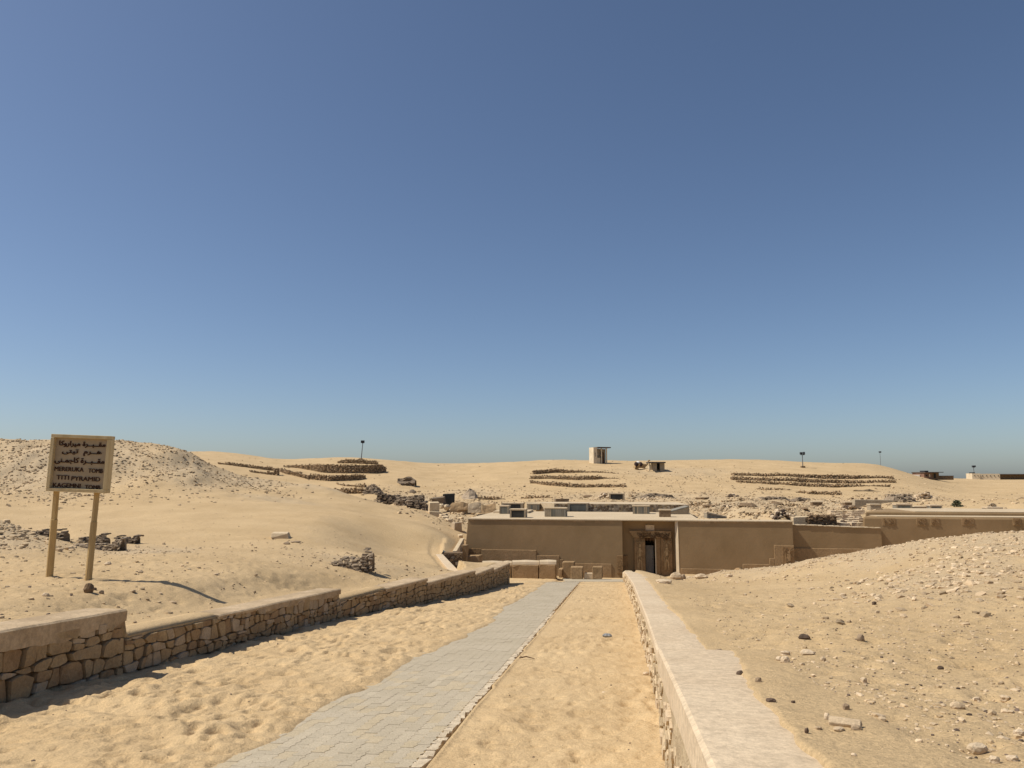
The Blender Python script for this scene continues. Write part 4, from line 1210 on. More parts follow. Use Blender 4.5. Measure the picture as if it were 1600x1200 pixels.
strata('stone_ruin', 'long fallen stone block behind the tomb left corner', 'stone block', [(703, 789, 797), (706, 785, 799), (730, 786, 796), (734, 788, 795)], 'wallstone2', 1.0, 61, .08, .15, .3)
strata('stone_ruin', 'low grey wall piece in the middle behind the tomb left corner', 'stone block', [(731, 787, 796), (751, 786, 796)], 'wallstone3', 1.0, 60, .05, .15, .3)
strata('stone_ruin', 'low brown wall with hollowed top next to the back skylights', 'stone block', [(752, 788, 798), (758, 790, 798), (766, 791, 798), (774, 787, 798)], 'wallstone2', 1.0, 59.5, .05, .15, .3)
for (a, b, t_, bb, lb) in ((686, 694, 782, 794, 'pale rounded boulder beside the near black pit wall'), (693, 703, 787, 796, 'whitish boulder at the end of the long fallen block')):
    p = P((a + b) / 2, bb, 63); r_ = (b - a) / 2400 * 63
    quick('boulder', MB().rock(p + Vector((0, 0, r_ * .7)), (r_, r_, r_ * 1.0), 2, .2), M['palestone'], lb, 'boulder')
# right side ruins
ruin('square brown rubble masonry block above the low wall', [(1265, 805, 822), (1266, 804, 822), (1300, 803, 822), (1308, 803, 821)], 'debris', 1.6, 45.8, .26, 'rubble_block', .02)
gblock('cream_face', 1240.5, 1265, 808, 824, 46.4, 1.0, 'sunlit left side of the square brown rubble block, coloured paler', 'palestone', 'wall', rz=0, jit=.05)  # lit side of the rubble block, its sunlight put into paler stone
for k, (a, b, t_, bb, lb) in enumerate(((1002, 1056, 770.5, 777, 'dark low mudbrick bank behind the platform, right part'), (1056, 1081, 773, 777, 'grey tail of the dark mudbrick bank behind the platform'), (1186, 1238, 775, 781, 'dark low mudbrick bank below the right terraces, left one'),
    (1242, 1275, 777, 784, 'dark low mudbrick bank below the right terraces, right one'), (1392, 1440, 771, 786, 'grey layered mound at the foot of the right dune'))):
    m_ = (a + b) / 2
    ruin(lb, [(a, bb - 1, bb), (a + (b - a) * .2, t_ + 1, bb), (m_, t_, bb), (b - (b - a) * .15, t_ + 1.5, bb), (b, bb - 1, bb + .5)], 'mud' if k in (0, 2, 3) else 'mud_light', 2.5, ground_at(m_, bb - .5).y, .4, 'mudbrick_bank')
strata('mudbrick_bank', 'thin brown outcrop on the right sand below the terraces', 'ruin', [(1340, 766, 767), (1355, 766, 768), (1362, 764, 769), (1372, 767, 769), (1380, 768, 769)], 'terrace', 1.5, None, .2, .3, .3)
gl = 'low boxes on the rubble behind the tomb'
S(1271, 1287, 784, 791, 'small brown box left of the stepped limestone, alone on grey rubble', 'brown', ground=True, group=gl)
S(1322, 1337, 784.5, 791, 'small dark brown box at the left end of the long grey wall', 'brown', ground=True, group=gl)
S(1362, 1379, 788, 797, 'grey box standing before the long grey wall', 'plain', ground=True, group=gl)
S(1403, 1427, 788.5, 797, 'grey box with sloping left side above the long right wall', 'grey', ground=True, group=gl)
S(1431, 1450, 792, 797, 'flat dark box between two grey boxes on the right', 'brown', ground=True, group=gl)
S(1456, 1474, 790, 798, 'pale framed grey box left of the round green shrub', 'grey', ground=True, group=gl)
S(1482, 1502, 795, 800.5, 'flat dark box in front of the round green shrub', 'window', ground=True, group=gl)
S(1546, 1569, 794, 802, 'pale framed grey box at the far right above the long wall', 'grey', ground=True, group=gl)
for k, (px, lb) in enumerate(((1332, 'first'), (1347, 'second'), (1357, 'third'), (1369, 'fourth'), (1386, 'rightmost'))):
    p = ground_at(px, 781, 50); s_ = 3.8 / 1200 * p.y / 2
    quick('small_block', MB().box((p.x, p.y, p.z + s_ * .7), (s_, s_, s_ * .9), 0, jit=.03), M['debris'], f'tiny dark block, {lb} of the row of five behind the long grey wall' if k < 4 else 'rightmost tiny dark block of the row of five behind the long grey wall', 'stone block', 'row of tiny dark blocks', bevel=.02)
p = ground_at(1366, 791, 50); Wd = 58 / 1200 * p.y
quick('grey_wall', MB().box((p.x, p.y + .3, p.z + .12), (Wd / 2, .3, .30), -.03, jit=.03), M['box'], 'long low grey wall beyond the stepped limestone terrace', 'wall', bevel=.02)

# stepped limestone courses right of the rubble block
st = thing('stepped_stones', 'stepped courses of small pale stones at the left end of the right wall', 'stone steps', P(1325, 815, 48))
for k in range(7):
    y_ = 46.2 + k * 1.35; zz = -2.78 + k * .06
    x0 = P(1295 if k > 1 else 1309, 810, y_).x; x1 = P(1345, 810, y_).x - .1
    x = x0
    while x < x1:
        w_ = rnd(.22, .5)
        MB().box((x + w_ / 2, y_ + rnd(-.08, .08), zz), (w_ / 2 - .02, .3, .13 + rnd(-.03, .03)), rnd(-.06, .06), jit=.02).build('stone', random.choice((M['palestone'], M['pebble_white'], M['coping'])), st)
        x += w_

# ------------------------------------------------------------------ terraces of dry stone on the hills
ICO_V = None
def ico():
    bm = bmesh.new(); bmesh.ops.create_icosphere(bm, subdivisions=1, radius=1)
    V = np.array([v.co[:] for v in bm.verts]); Fc = np.array([[v.index for v in f.verts] for f in bm.faces]); bm.free()
    return V, Fc
IV, IF = ico()
OV = np.array([(1, 0, 0), (0, 1, 0), (-1, 0, 0), (0, -1, 0), (0, 0, 1), (0, 0, -1)], float) * 1.15
OF = np.array([(0, 1, 4), (1, 2, 4), (2, 3, 4), (3, 0, 4), (1, 0, 5), (2, 1, 5), (3, 2, 5), (0, 3, 5)])
def cloud(name, pts, sz, matl, parent=None, low=False, tone=None, origin=None):
    """joined angular stones: pts (N,3), sz (N,3) half sizes"""
    V0, F0_ = (OV, OF) if low else (IV, IF)
    n = len(pts); k = len(V0)
    V = V0[None] * (1 + RNG.uniform(-.32, .32, (n, k, 1)))
    V = np.clip(V, -.78, .78)
    V = V * sz[:, None, :]
    a = RNG.uniform(0, 6.283, n); ca, sa = np.cos(a), np.sin(a)
    b = RNG.uniform(-.45, .45, n); cb, sb = np.cos(b), np.sin(b)
    x, y, z = V[..., 0], V[..., 1], V[..., 2]
    y, z = y * cb[:, None] - z * sb[:, None], y * sb[:, None] + z * cb[:, None]
    x, y = x * ca[:, None] - y * sa[:, None], x * sa[:, None] + y * ca[:, None]
    V = np.stack([x, y, z], -1) + pts[:, None]
    Fc = (F0_[None] + (np.arange(n) * k)[:, None, None]).reshape(-1, 3)
    tn = np.repeat(RNG.uniform(0, 1, n) if tone is None else tone, k)
    off = np.array(parent_origin(parent) if parent is not None else (origin if origin is not None else (0, 0, 0)))
    ob = np_mesh(name, V.reshape(-1, 3) - off, Fc, matl, {'tone': tn}, smooth=False, parent=parent)
    if parent is None and origin is not None: ob.location = origin
    return ob

gM_ = 'low ruined walls in the rubble behind the tomb'
def terrace(label, prof, group, size=.135):
    px_ = [a for a, b, c in prof]; pt = [b for a, b, c in prof]; pb = [c for a, b, c in prof]
    mid = prof[len(prof) // 2]
    anchors = [ground_at(a, c, 48 if group == gM_ else 70) for a, b, c in prof]
    Ys = np.array([p.y for p in anchors]); med = np.median(Ys)
    Ys = np.clip(Ys, med * .93, med * 1.07)
    Ys = np.convolve(np.pad(Ys, 1, mode='edge'), [.25, .5, .25], 'valid') * .994
    base = P(mid[0], mid[2], float(med))
    t = thing('terrace_wall', label, 'dry stone wall', base, group)
    pts = []; core = MB(); secs = []
    x = px_[0]
    while x <= px_[-1]:
        Y = float(np.interp(x, px_, Ys)); tp = float(np.interp(x, px_, pt)); bt = float(np.interp(x, px_, pb))
        zt = e_of(tp) * Y; zb = e_of(bt) * Y; X = u_of(x, bt) * Y
        secs.append([Vector((X, Y + .15, zb - .4)), Vector((X, Y + .35, zt - .1)), Vector((X, Y + 1.0, zt - .12)), Vector((X, Y + 1.0, zb - .4))])
        h = zb + .02
        while h < zt + .02:
            pts.append((X + rnd(-.1, .1), Y + .1 + (h - zb) * .2 + rnd(-.08, .08), h + rnd(-.06, .06))); h += size * 1.25
        x += 1200 * size * 1.3 / Y
    if len(secs) > 1:
        strip(core, secs); fix_normals(core.build('wall_core', M['debris'], t))
    pts = np.array(pts); n = len(pts)
    sz = RNG.uniform(.7, 1.35, (n, 3)) * size * np.array([1.05, .8, .8])
    tag(cloud('stones', pts, sz, M['terrace'], t), kind='stuff')
gL, gC, gR = 'dry stone terraces on the left hill', 'dry stone terraces on the middle hill', 'dry stone terraces on the right dune'
terrace('thin dry stone terrace at the far left of the hill, above its stub', [(341, 722, 725), (365, 723, 728), (393, 727, 731), (420, 729, 735), (434, 731, 736)], gL)
terrace('short stub terrace ending in an upright corner on the far left', [(390, 735, 737), (410, 737, 740), (425, 736, 742), (434, 730, 743)], gL)
terrace('curving dry stone terrace descending right of the upright corner', [(437, 731, 734), (460, 737, 745), (480, 741, 749), (510, 742, 751)], gL)
terrace('straight lower dry stone terrace ending under the tall one', [(512, 743, 752), (540, 742, 751), (565, 741, 749), (571, 743, 747)], gL)
terrace('tallest dry stone terrace under the left lamp post', [(443, 728, 730), (460, 726, 729), (475, 726, 733), (500, 725, 739), (540, 726, 739), (575, 726, 740), (596, 725, 739), (602, 730, 737)], gL)
terrace('topmost dry stone terrace at the foot of the left lamp post', [(527, 720, 724), (540, 717, 724), (565, 718, 725), (588, 720, 725), (591, 722, 726)], gL)
terrace('broken low terrace between the straight one and the domed ruin', [(525, 754, 755), (540, 757, 760), (560, 757, 762), (571, 756, 761)], gL)
terrace('lowest dry stone terrace left of the domed ruin', [(517, 765, 767), (530, 763, 770), (540, 763, 771), (567, 762, 771)], gL)
terrace('upper wavy dry stone terrace on the middle hill', [(833, 734, 741), (850, 733, 740), (872, 732, 737), (900, 735, 739), (930, 736, 739), (955, 737.5, 738.5), (968, 740, 741)], gC)
terrace('middle wavy dry stone terrace on the middle hill', [(829, 743, 748), (850, 743, 747), (880, 743, 749), (900, 744, 750), (930, 743, 750), (945, 745, 747), (965, 747, 748)], gC)
terrace('lowest wavy dry stone terrace on the middle hill', [(829, 750, 754), (845, 752, 756), (870, 753, 760), (890, 755, 762), (920, 757, 760), (950, 756, 762), (975, 756, 762), (980, 758, 760)], gC)
terrace('top dry stone terrace of three long ones on the right dune', [(1145, 738, 743), (1200, 739, 744), (1250, 740, 747), (1300, 741, 748), (1350, 743, 747), (1398, 744, 748)], gR)
terrace('middle dry stone terrace of three long ones on the right dune', [(1144, 744, 748), (1200, 746, 752), (1250, 747, 753), (1300, 749, 754), (1350, 751, 755), (1400, 750, 754)], gR)
terrace('third long dry stone terrace down on the right dune', [(1153, 750, 753), (1200, 752, 757), (1250, 754, 759), (1300, 756, 761), (1350, 757, 761), (1392, 757, 760)], gR)
terrace('short thin terrace below the three long ones, left', [(1185, 762, 764), (1200, 763, 766), (1235, 764, 766)], gR)
terrace('short thick terrace below the three long ones, centre', [(1245, 767, 769), (1270, 767, 772), (1300, 767, 774), (1317, 768.5, 773)], gR)

gM = 'low ruined walls in the rubble behind the tomb'
for lb, pf in (('low ruined wall right of the sloping stair hood', [(1080, 786, 789), (1100, 785, 789), (1128, 787, 789)]),
               ('low ruined wall above the low stone ramp end', [(1112, 795, 798), (1135, 794, 798), (1152, 796, 798)]),
               ('low ruined wall left of the large dark rock pile', [(1166, 799, 802), (1188, 798, 802), (1204, 800, 802)]),
               ('low ruined wall uphill in the middle of the rubble', [(1130, 781, 783), (1160, 780, 783), (1185, 782, 784)]),
               ('low ruined wall left of the small brown box', [(1218, 789, 792), (1240, 788, 792), (1262, 790, 792)]),
               ('low ruined wall between the pointed mound and the back skylights', [(748, 777, 780), (765, 776, 780), (790, 778, 780)]),
               ('low ruined wall on the slope behind the platform', [(815, 776, 778), (845, 774, 778), (864, 776, 778)])):
    terrace(lb, pf, gM, .13)

# ------------------------------------------------------------------ rock piles
def pile(label, px0, px1, pyt, pyb, n, size, m='pebble_dark', name='rock_pile'):
    c = ground_at((px0 + px1) / 2, pyb - 1, 42); Y = c.y; W = (px1 - px0) / 1200 * Y; H = (pyb - pyt) / 1200 * Y
    t = thing(name, label, 'rock pile', c)
    for k in range(n):
        a = rnd(-1, 1); b = rnd(-1, 1); hh = max(0, 1 - abs(a) ** 1.5) * rnd(.1, 1)
        r_ = size * rnd(.6, 1.3)
        MB().rock(c + Vector((a * W / 2, .3 + b * .4 + hh * .3, hh * H * .8)), (r_, r_ * .8, r_ * .7), 1).build('rock', random.choice((M[m], M[m], M['pebble_grey'], M['pebble_white'])), t)
pile('dark and pale rock pile on the rubble behind the right half of the tomb', 1209, 1242, 797, 812, 46, .16)
pile('small dark rock pile at the foot of the stepped stones', 1312, 1328, 811, 818, 12, .13)
pile('wide dark rock pile before the small dark brown box', 1316, 1350, 791, 798, 26, .17)
pile('loose rocks on the grey slope left of the large pile', 1128, 1152, 790, 796, 14, .14)
pile('dark rocks by a low bank right of the platform', 1136, 1158, 773, 778, 16, .2)
pile('whitish rubble patch on the slope of the right dune', 1432, 1462, 765, 781, 60, .2, 'pebble_white')
pile('loose pale rubble beside the box with the dark square opening', 935, 952, 769, 779, 26, .16, 'pebble_white')
pile('heap of pale rocks at the left of the platform', 1003, 1028, 777, 783, 20, .16, 'pebble_white')

# ------------------------------------------------------------------ sign
sg0 = Vector((-8.5, 14.2, zat(-8.5, 14.2)))
sign = thing('sign', 'cream framed notice board on two leaning posts with Arabic and English lettering', 'sign', sg0)
YS = 14.2
c_tl, c_tr, c_br, c_bl = P(81.5, 678, YS), P(174.5, 681.5, YS + .03), P(165.5, 771, YS + .03), P(73.5, 767, YS)
ex = (c_tr - c_tl); Wb = ex.length; ex.normalize(); ez = ((c_tl - c_bl) + (c_tr - c_br)); Hb = ez.length / 2; ez.normalize(); ey = ez.cross(ex).normalized()   # away from viewer
org = (c_bl + c_br + c_tl + c_tr) / 4
def sp(a, b, c): return org + ex * a + ez * b + ey * c            # c>0 away from the viewer
def sbox(name, a0, a1, b0, b1, c0, c1, m, parent=sign, bev=.006):
    q = MB().hexa([sp(a0, b0, c0), sp(a1, b0, c0), sp(a1, b0, c1), sp(a0, b0, c1)], [sp(a0, b1, c0), sp(a1, b1, c0), sp(a1, b1, c1), sp(a0, b1, c1)])
    return q.build(name, M[m], parent, bevel=bev)
fw = .062; fd = .14
sbox('panel', -Wb / 2 + .03, Wb / 2 - .03, -Hb / 2 + .03, Hb / 2 - .03, .045, .07, 'signboard')
sbox('frame', -Wb / 2, -Wb / 2 + fw, -Hb / 2 + fw + .002, Hb / 2 - fw - .002, -.035, fd, 'signwood')
sbox('frame', Wb / 2 - fw, Wb / 2, -Hb / 2 + fw + .002, Hb / 2 - fw - .002, -.03, fd, 'signwood')
sbox('frame', -Wb / 2, Wb / 2, Hb / 2 - fw, Hb / 2, -.03, fd, 'signwood')
sbox('frame', -Wb / 2, Wb / 2, -Hb / 2, -Hb / 2 + fw, -.03, fd, 'signwood')
for (pt, pb) in (((88.5, 766), (77, 904)), ((151.5, 770), (137.5, 910))):
    top = P(pt[0], pt[1], YS + .16); bot = P(pb[0], pb[1], 14.55 if pb[0] < 100 else 14.2)
    mid = top.lerp(bot, .33)
    q = MB(); h1 = .052
    dirv = (top - bot).normalized()
    q.tube([bot - dirv * .25, mid, ], [.062, .058], 10); q.tube([mid - dirv * .01, top + dirv * .25], [.05, .05], 4)
    q.build('post', M['signpost'], sign)
def text(body, w_, h_, cx_, cy_, parent=sign, name='lettering', bold=.012, arab=False):
    cu = D.curves.new('text', 'FONT'); cu.body = body; cu.size = 1; cu.extrude = .5; cu.align_x = 'LEFT'; cu.offset = bold; cu.resolution_u = 3
    o_ = D.objects.new('text', cu); COL.objects.link(o_)
    bpy.context.view_layer.update()
    me = o_.evaluated_get(bpy.context.evaluated_depsgraph_get()).to_mesh()
    V = np.array([v.co[:] for v in me.vertices]); Fc = [tuple(p.vertices) for p in me.polygons]
    D.objects.remove(o_)
    x0, x1 = V[:, 0].min(), V[:, 0].max(); y0, y1 = V[:, 1].min(), V[:, 1].max()
    q = MB(); vs = []
    for x, y, z in V:
        vs.append(sp(cx_ + ((x - x0) / (x1 - x0) - .5) * w_, cy_ + ((y - y0) / (y1 - y0) - .5) * h_, .036 - z * .016))
    q.add(vs, Fc)
    return q.build(name, M['letter'], parent)
U = lambda hs: ''.join(chr(int(h, 16)) if h != '_' else ' ' for h in hs.split())
tw = '0640'
# words are written right to left with joined letter forms, so the strings run from the left end of each line
maqbara = f'FE93 FEAE {tw} {tw} FE92 {tw} {tw} FED8 FEE3'
ar1 = U('FE8E FEDB FEED FEAD FE8D FEAE FEF4 FEE3 _ ' + maqbara)
ar2 = U(f'FEF0 FE98 FEF4 FE97 _ _ FEE1 FEAE {tw} {tw} FEEB')
ar3 = U(f'FEF0 FEE8 {tw} FEE4 FE9F FE8E FEDB _ ' + maqbara)
ppm = YS / 1200
def rowy(py): return (722.0 - py) * ppm
for body, x0, x1, py, hh, dx in ((ar1, 92.5, 164, 692.5, 10, 0), (ar2, 97, 158, 705.5, 10, 0), (ar3, 86, 162.5, 718.5, 11, 0)):
    text(body, (x1 - x0) * ppm, hh * ppm, ((x0 + x1) / 2 - 125.4 + (py - 722) * .085) * ppm, rowy(py), bold=.02)
for body, x0, x1, py in (('MERERUKA', 86, 130.5, 731.5), ('TOMB', 138, 160, 732.5), ('TITI', 89, 108, 744.5), ('PYRAMID', 112, 156, 745.5), ('KAGEMNI', 84, 126, 756.5), ('TOMB', 133, 156.5, 758)):
    text(body, (x1 - x0) * ppm, 6.6 * ppm, ((x0 + x1) / 2 - 125.4 + (py - 722) * .085) * ppm, rowy(py), bold=.0)

# ------------------------------------------------------------------ lamp posts
def lamp(px, pyt, pyb, label, heads, base=True, tilt=0, at=None):
    b = at or ground_at(px, pyb, 70); Y = b.y
    H = e_of(pyt) * Y - b.z
    t = thing('lamp_post', label, 'lamp post', b, 'floodlight posts on the skyline')
    X, z = b.x, b.z
    MB().tube([(X, Y, z - .3), (X + tilt, Y, z + H - .5)], [.085, .055], 8).build('pole', M['galv'], t)
    MB().box((X, Y, z + .1), (.3, .3, .15)).build('base', M['debris'], t)
    MB().box((X + tilt, Y, z + H - .5), (.3 if heads > 1 else .12, .04, .04)).build('crossbar', M['iron'], t)
    for k in range(heads):
        ox = (k - (heads - 1) / 2) * .46
        MB().box((X + tilt + ox, Y - .1, z + H - .25), (.17 if heads > 1 else .30, .16, .19 if heads > 1 else .22), rnd(-.5, .5), (rnd(-.4, .1), 0)).build('floodlight', M['iron'], t)
lamp(564, 688, 719, 'tallest lamp post, single boxy head, on the left hill', 1, tilt=.25)
lamp(1254.5, 706, 731, 'lamp post with two heads on the right dune, left of the pair', 2)
lamp(1376, 705, 726.5, 'lamp post with two heads at the end of the right dune crest', 2)
lamp(1522.5, 727, 748, 'lamp post with staggered heads beside the long low building', 2)

# ------------------------------------------------------------------ huts, camel, far buildings
def gpt(px, py, ymin=70): return ground_at(px, py, ymin)
def rel(b, x, y, z): return (b.x + x, b.y + y, b.z + z)
b = gpt(941, 724.5); k = b.y / 1200
t = thing('guard_booth', 'small pale concrete guard booth on the middle skyline', 'booth', b)
w0, w1, H = -15 * k, 15 * k, 25 * k
t.rotation_euler = (0, 0, R(20))
MB().box(rel(b, -12 * k, .8, H / 2), (3.2 * k, .9, H / 2)).build('side_wall', M['cream'], t, bevel=.02)
MB().box(rel(b, -6 * k, .1, H * .18), (2.8 * k, .12, H * .18)).build('low_wall', M['cream'], t)
MB().box(rel(b, -4.6 * k, .9, H / 2 - .1), (2.6 * k, .4, H / 2 - .1)).build('wall', M['box'], t)
MB().box(rel(b, 2.4 * k, 1.6, H / 2 - .1), (10 * k, .1, H / 2 - .1)).build('back_wall', M['box'], t)
MB().box(rel(b, 4.0 * k, .9, H * .36), (1.6 * k, .3, H * .36)).build('doorway', M['wood'], t)
for x in (-1.2, 7.5): MB().box(rel(b, x * k, .0, H / 2 - .08), (.8 * k, .1, H / 2 - .08)).build('column', M['cream'], t)
MB().box(rel(b, 2.2 * k, .7, H + .0), (11.5 * k, 1.1, .09)).build('roof', M['metal_roof'], t)
MB().box(rel(b, -12 * k, -.12, H * .55), (.7 * k, .02, H * .12)).build('window', M['box'], t)
b = gpt(1026, 737); k = b.y / 1200
t = thing('guard_hut', 'small grey hut with a dark doorway and lean-to on the middle hill', 'hut', b)
H = 13 * k
MB().box(rel(b, -2.5 * k, .8, H / 2), (3.0 * k, .8, H / 2)).build('wall', M['box'], t)
MB().box(rel(b, 9 * k, .8, H / 2), (3.5 * k, .8, H / 2)).build('wall', M['box'], t)
MB().box(rel(b, 3 * k, 1.4, H / 2), (3.0 * k, .2, H / 2)).build('doorway', M['dark'], t)
MB().box(rel(b, -8.0 * k, .9, H * .42), (2.2 * k, .3, H * .42)).build('side_wall', M['cream'], t)
MB().box(rel(b, -10.8 * k, 0, H / 2), (.5 * k, .06, H / 2)).build('column', M['box'], t)
MB().box(rel(b, 0, .6, H + .08), (13 * k, 1.3, .1)).build('roof', M['metal_roof'], t)
# resting camel with a saddle, left of the hut
b = gpt(1000, 734.5); k = b.y / 1200
t = thing('camel', 'resting camel with a dark saddle and white blanket near the grey hut', 'camel', b)
def skin(name, pts, edges, rad, m, parent, sub=1):
    me = D.meshes.new(name); off = parent_origin(parent)
    me.from_pydata([tuple(Vector(p) - off) for p in pts], edges, [])
    o_ = D.objects.new(name, me); COL.objects.link(o_); o_.parent = parent
    md = o_.modifiers.new('skin', 'SKIN'); 
    for i, r_ in enumerate(rad): me.skin_vertices[0].data[i].radius = (r_, r_)
    me.skin_vertices[0].data[0].use_root = True
    s2_ = o_.modifiers.new('sub', 'SUBSURF'); s2_.levels = sub; s2_.render_levels = sub
    me.materials.append(M[m])
    return o_
cp_ = [(-.9, 0, .55), (-.35, 0, .7), (.25, 0, .68), (.75, 0, .62), (1.1, 0, .75), (1.3, 0, 1.15), (1.42, 0, 1.5), (1.68, 0, 1.45), (-.05, 0, 1.05), (-1.1, .1, .35),
       (.6, -.3, .3), (1.0, -.3, .12), (.45, -.32, .08), (-.75, -.35, .3), (-.25, -.38, .12), (-.8, -.38, .08)]
skin('body', [rel(b, *p) for p in cp_], [(0, 1), (1, 2), (2, 3), (3, 4), (4, 5), (5, 6), (6, 7), (1, 8), (0, 9), (3, 10), (10, 11), (11, 12), (0, 13), (13, 14), (14, 15)],
     [.36, .44, .42, .33, .18, .13, .15, .09, .2, .05, .14, .09, .07, .16, .1, .07], 'camel', t)
MB().rock(rel(b, -.3, 0, 1.15), (.34, .42, .2), 2, .1).build('blanket', M['cloth_w'], t)
MB().rock(rel(b, -.62, -.2, .85), (.28, .42, .42), 2, .1).build('saddle', M['cloth_d'], t)
MB().rock(rel(b, .12, -.22, .85), (.25, .4, .4), 2, .1).build('saddle', M['cloth_d'], t)

def window_row(t, x0, x1, n, y, z, w_, h_, m='dark'):
    for i in range(n):
        MB().box((x0 + (x1 - x0) * (i / max(1, n - 1)), y, z), (w_, .04, h_)).build('window', M[m], t)
b = gpt(1456, 749.5, 120); b.y = min(b.y, 165); k = b.y / 1200
t = thing('brick_house', 'brown brick house with an overhanging flat roof on the right skyline', 'house', b)
MB().box(rel(b, -5.5 * k, 2, 5 * k), (6 * k, 2, 5.5 * k)).build('wall', M['brick'], t)
MB().box(rel(b, 6 * k, 1.2, 5 * k), (5.5 * k, 1.2, 5.5 * k)).build('wall', M['debris'], t)
MB().box(rel(b, 1 * k, 1.6, 11 * k), (14 * k, 2.4, .5 * k)).build('roof', M['metal_roof'], t)
MB().box(rel(b, -6.5 * k, 1, 12.6 * k), (3 * k, .8, 1 * k)).build('water_tank', M['iron'], t)
MB().box(rel(b, 5 * k, -.05, 5.5 * k), (1.4 * k, .05, 3.4 * k)).build('door', M['dark'], t)
MB().box(rel(b, -8 * k, -.06, 6 * k), (1.1 * k, .05, 1.4 * k)).build('window', M['dark'], t)
MB().box(rel(b, -3.4 * k, -.06, 6 * k), (.9 * k, .05, 2.2 * k)).build('window', M['cream'], t)
b2 = b + Vector((-22 * k, 1.5, 0)); 
t = thing('white_house', 'low white house half hidden left of the brown brick house', 'house', b2)
t.rotation_euler = (0, 0, R(-25))
MB().box(rel(b2, 0, 2, 3.2 * k), (9.5 * k, 2, 4.0 * k)).build('wall', M['white'], t)
MB().box(rel(b2, 4.5 * k, -.05, 2.2 * k), (2.3 * k, .05, 1.0 * k)).build('window', M['dark'], t)
MB().box(rel(b2, -.5 * k, -.05, 2.0 * k), (1.2 * k, .05, .8 * k)).build('window', M['dark'], t)
b3_ = b + Vector((24.5 * k, .6, 0))
t = thing('yard_wall', 'low brown yard wall right of the brown brick house', 'wall', b3_)
MB().box(rel(b3_, 0, .4, 2.3 * k), (13 * k, .3, 3.0 * k)).build('wall', M['debris'], t)
MB().box(rel(b3_, 0, .4, 5.6 * k), (13.3 * k, .4, .25 * k)).build('coping', M['metal_roof'], t)
b = gpt(1575, 749.5, 120); b.y = min(b.y, 165); k = b.y / 1200
t = thing('long_building', 'long low cream building with small square windows at the right edge', 'building', b)
t.rotation_euler = (0, 0, R(-14))
MB().box(rel(b, -44 * k, 2, 4.2 * k), (5.5 * k, 2, 5.3 * k)).build('wall', M['cream'], t)
MB().box(rel(b, -24 * k, 2.4, 4.0 * k), (14.4 * k, 2, 5.0 * k)).build('wall', M['cream'], t)
window_row(t, b.x - 46 * k, b.x - 41.5 * k, 2, b.y - .05, b.z + 6 * k, .5 * k, .5 * k)
window_row(t, b.x - 34 * k, b.x - 12 * k, 5, b.y + .35, b.z + 5.7 * k, .6 * k, .6 * k)
MB().box(rel(b, -45 * k, 2, 10.3 * k), (2 * k, 1, .9 * k)).build('water_tank', M['iron'], t)
MB().box(rel(b, 25 * k, 3, 3.2 * k), (34 * k, 2, 4.2 * k)).build('wall', M['debris'], t)
MB().box(rel(b, 25 * k, 2.6, 8.0 * k), (35 * k, 2.8, .6 * k)).build('roof', M['metal_roof'], t)

# ------------------------------------------------------------------ plants
def shrub(label, px, py, wpx, hpx, m='leaf', n=260, ymin=45):
    b = gpt(px, py, ymin); k = b.y / 1200; W = wpx * k / 2; H = hpx * k
    t = thing('shrub', label, 'shrub', b)
    q = MB()
    for i in range(9):
        a = rnd(0, 6.28); q.tube([rel(b, 0, 0, 0), rel(b, math.cos(a) * W * .5, math.sin(a) * W * .4, H * .6)], [.03, .012], 5)
    q.build('stem', M['wood'], t)
    q = MB()
    for i in range(n):
        a = rnd(0, 6.28); el = rnd(0, 1.57); r_ = rnd(.55, 1.0)
        c = Vector(rel(b, math.cos(a) * math.cos(el) * W * r_, math.sin(a) * math.cos(el) * W * r_, math.sin(el) * H * r_ * .95 + .03))
        s_ = rnd(.05, .11); v1 = Vector((rnd(-1, 1), rnd(-1, 1), rnd(-1, 1))).normalized() * s_; v2 = Vector((rnd(-1, 1), rnd(-1, 1), rnd(-1, 1))).normalized() * s_ * .6
        q.add([c - v1, c + v2, c + v1, c - v2], [(0, 1, 2, 3)])
    q.build('foliage', M[m], t)
shrub('round dusty green shrub on the sand behind the right wall', 1495.5, 792, 15, 10)
shrub('faint low dry shrub right of the round green one', 1551, 792, 12, 4, 'mud_light', 70)
b = Vector((u_of(282, 706) * 92, 92, e_of(713) * 92)); k = b.y / 1200
t = thing('palm_tree', 'dark palm crown peeking over the left gravel mound', 'palm tree', b - Vector((0, 0, 2)))
MB().tube([rel(b, 0, 0, -2.2), rel(b, 0, 0, .35)], [.22, .18], 8).build('trunk', M['wood'], t)
q = MB()
for i in range(22):
    a = i * 2.4; el = rnd(.1, 1.1); L_ = rnd(.6, .95); c = Vector(rel(b, 0, 0, .35)); prev = c
    for j in range(1, 6):
        f = j / 5; p = c + Vector((math.cos(a) * L_ * f, math.sin(a) * L_ * f, L_ * (math.tan(el) * .5 * f - .8 * f * f)))
        for sgn in (-1, 1):
            s_ = Vector((-math.sin(a), math.cos(a), -.5)) * sgn * .16 * (1 - f * .6)
            q.add([prev, p, p + s_, prev + s_ * .8], [(0, 1, 2, 3)])
        prev = p
q.build('fronds', M['palm'], t)

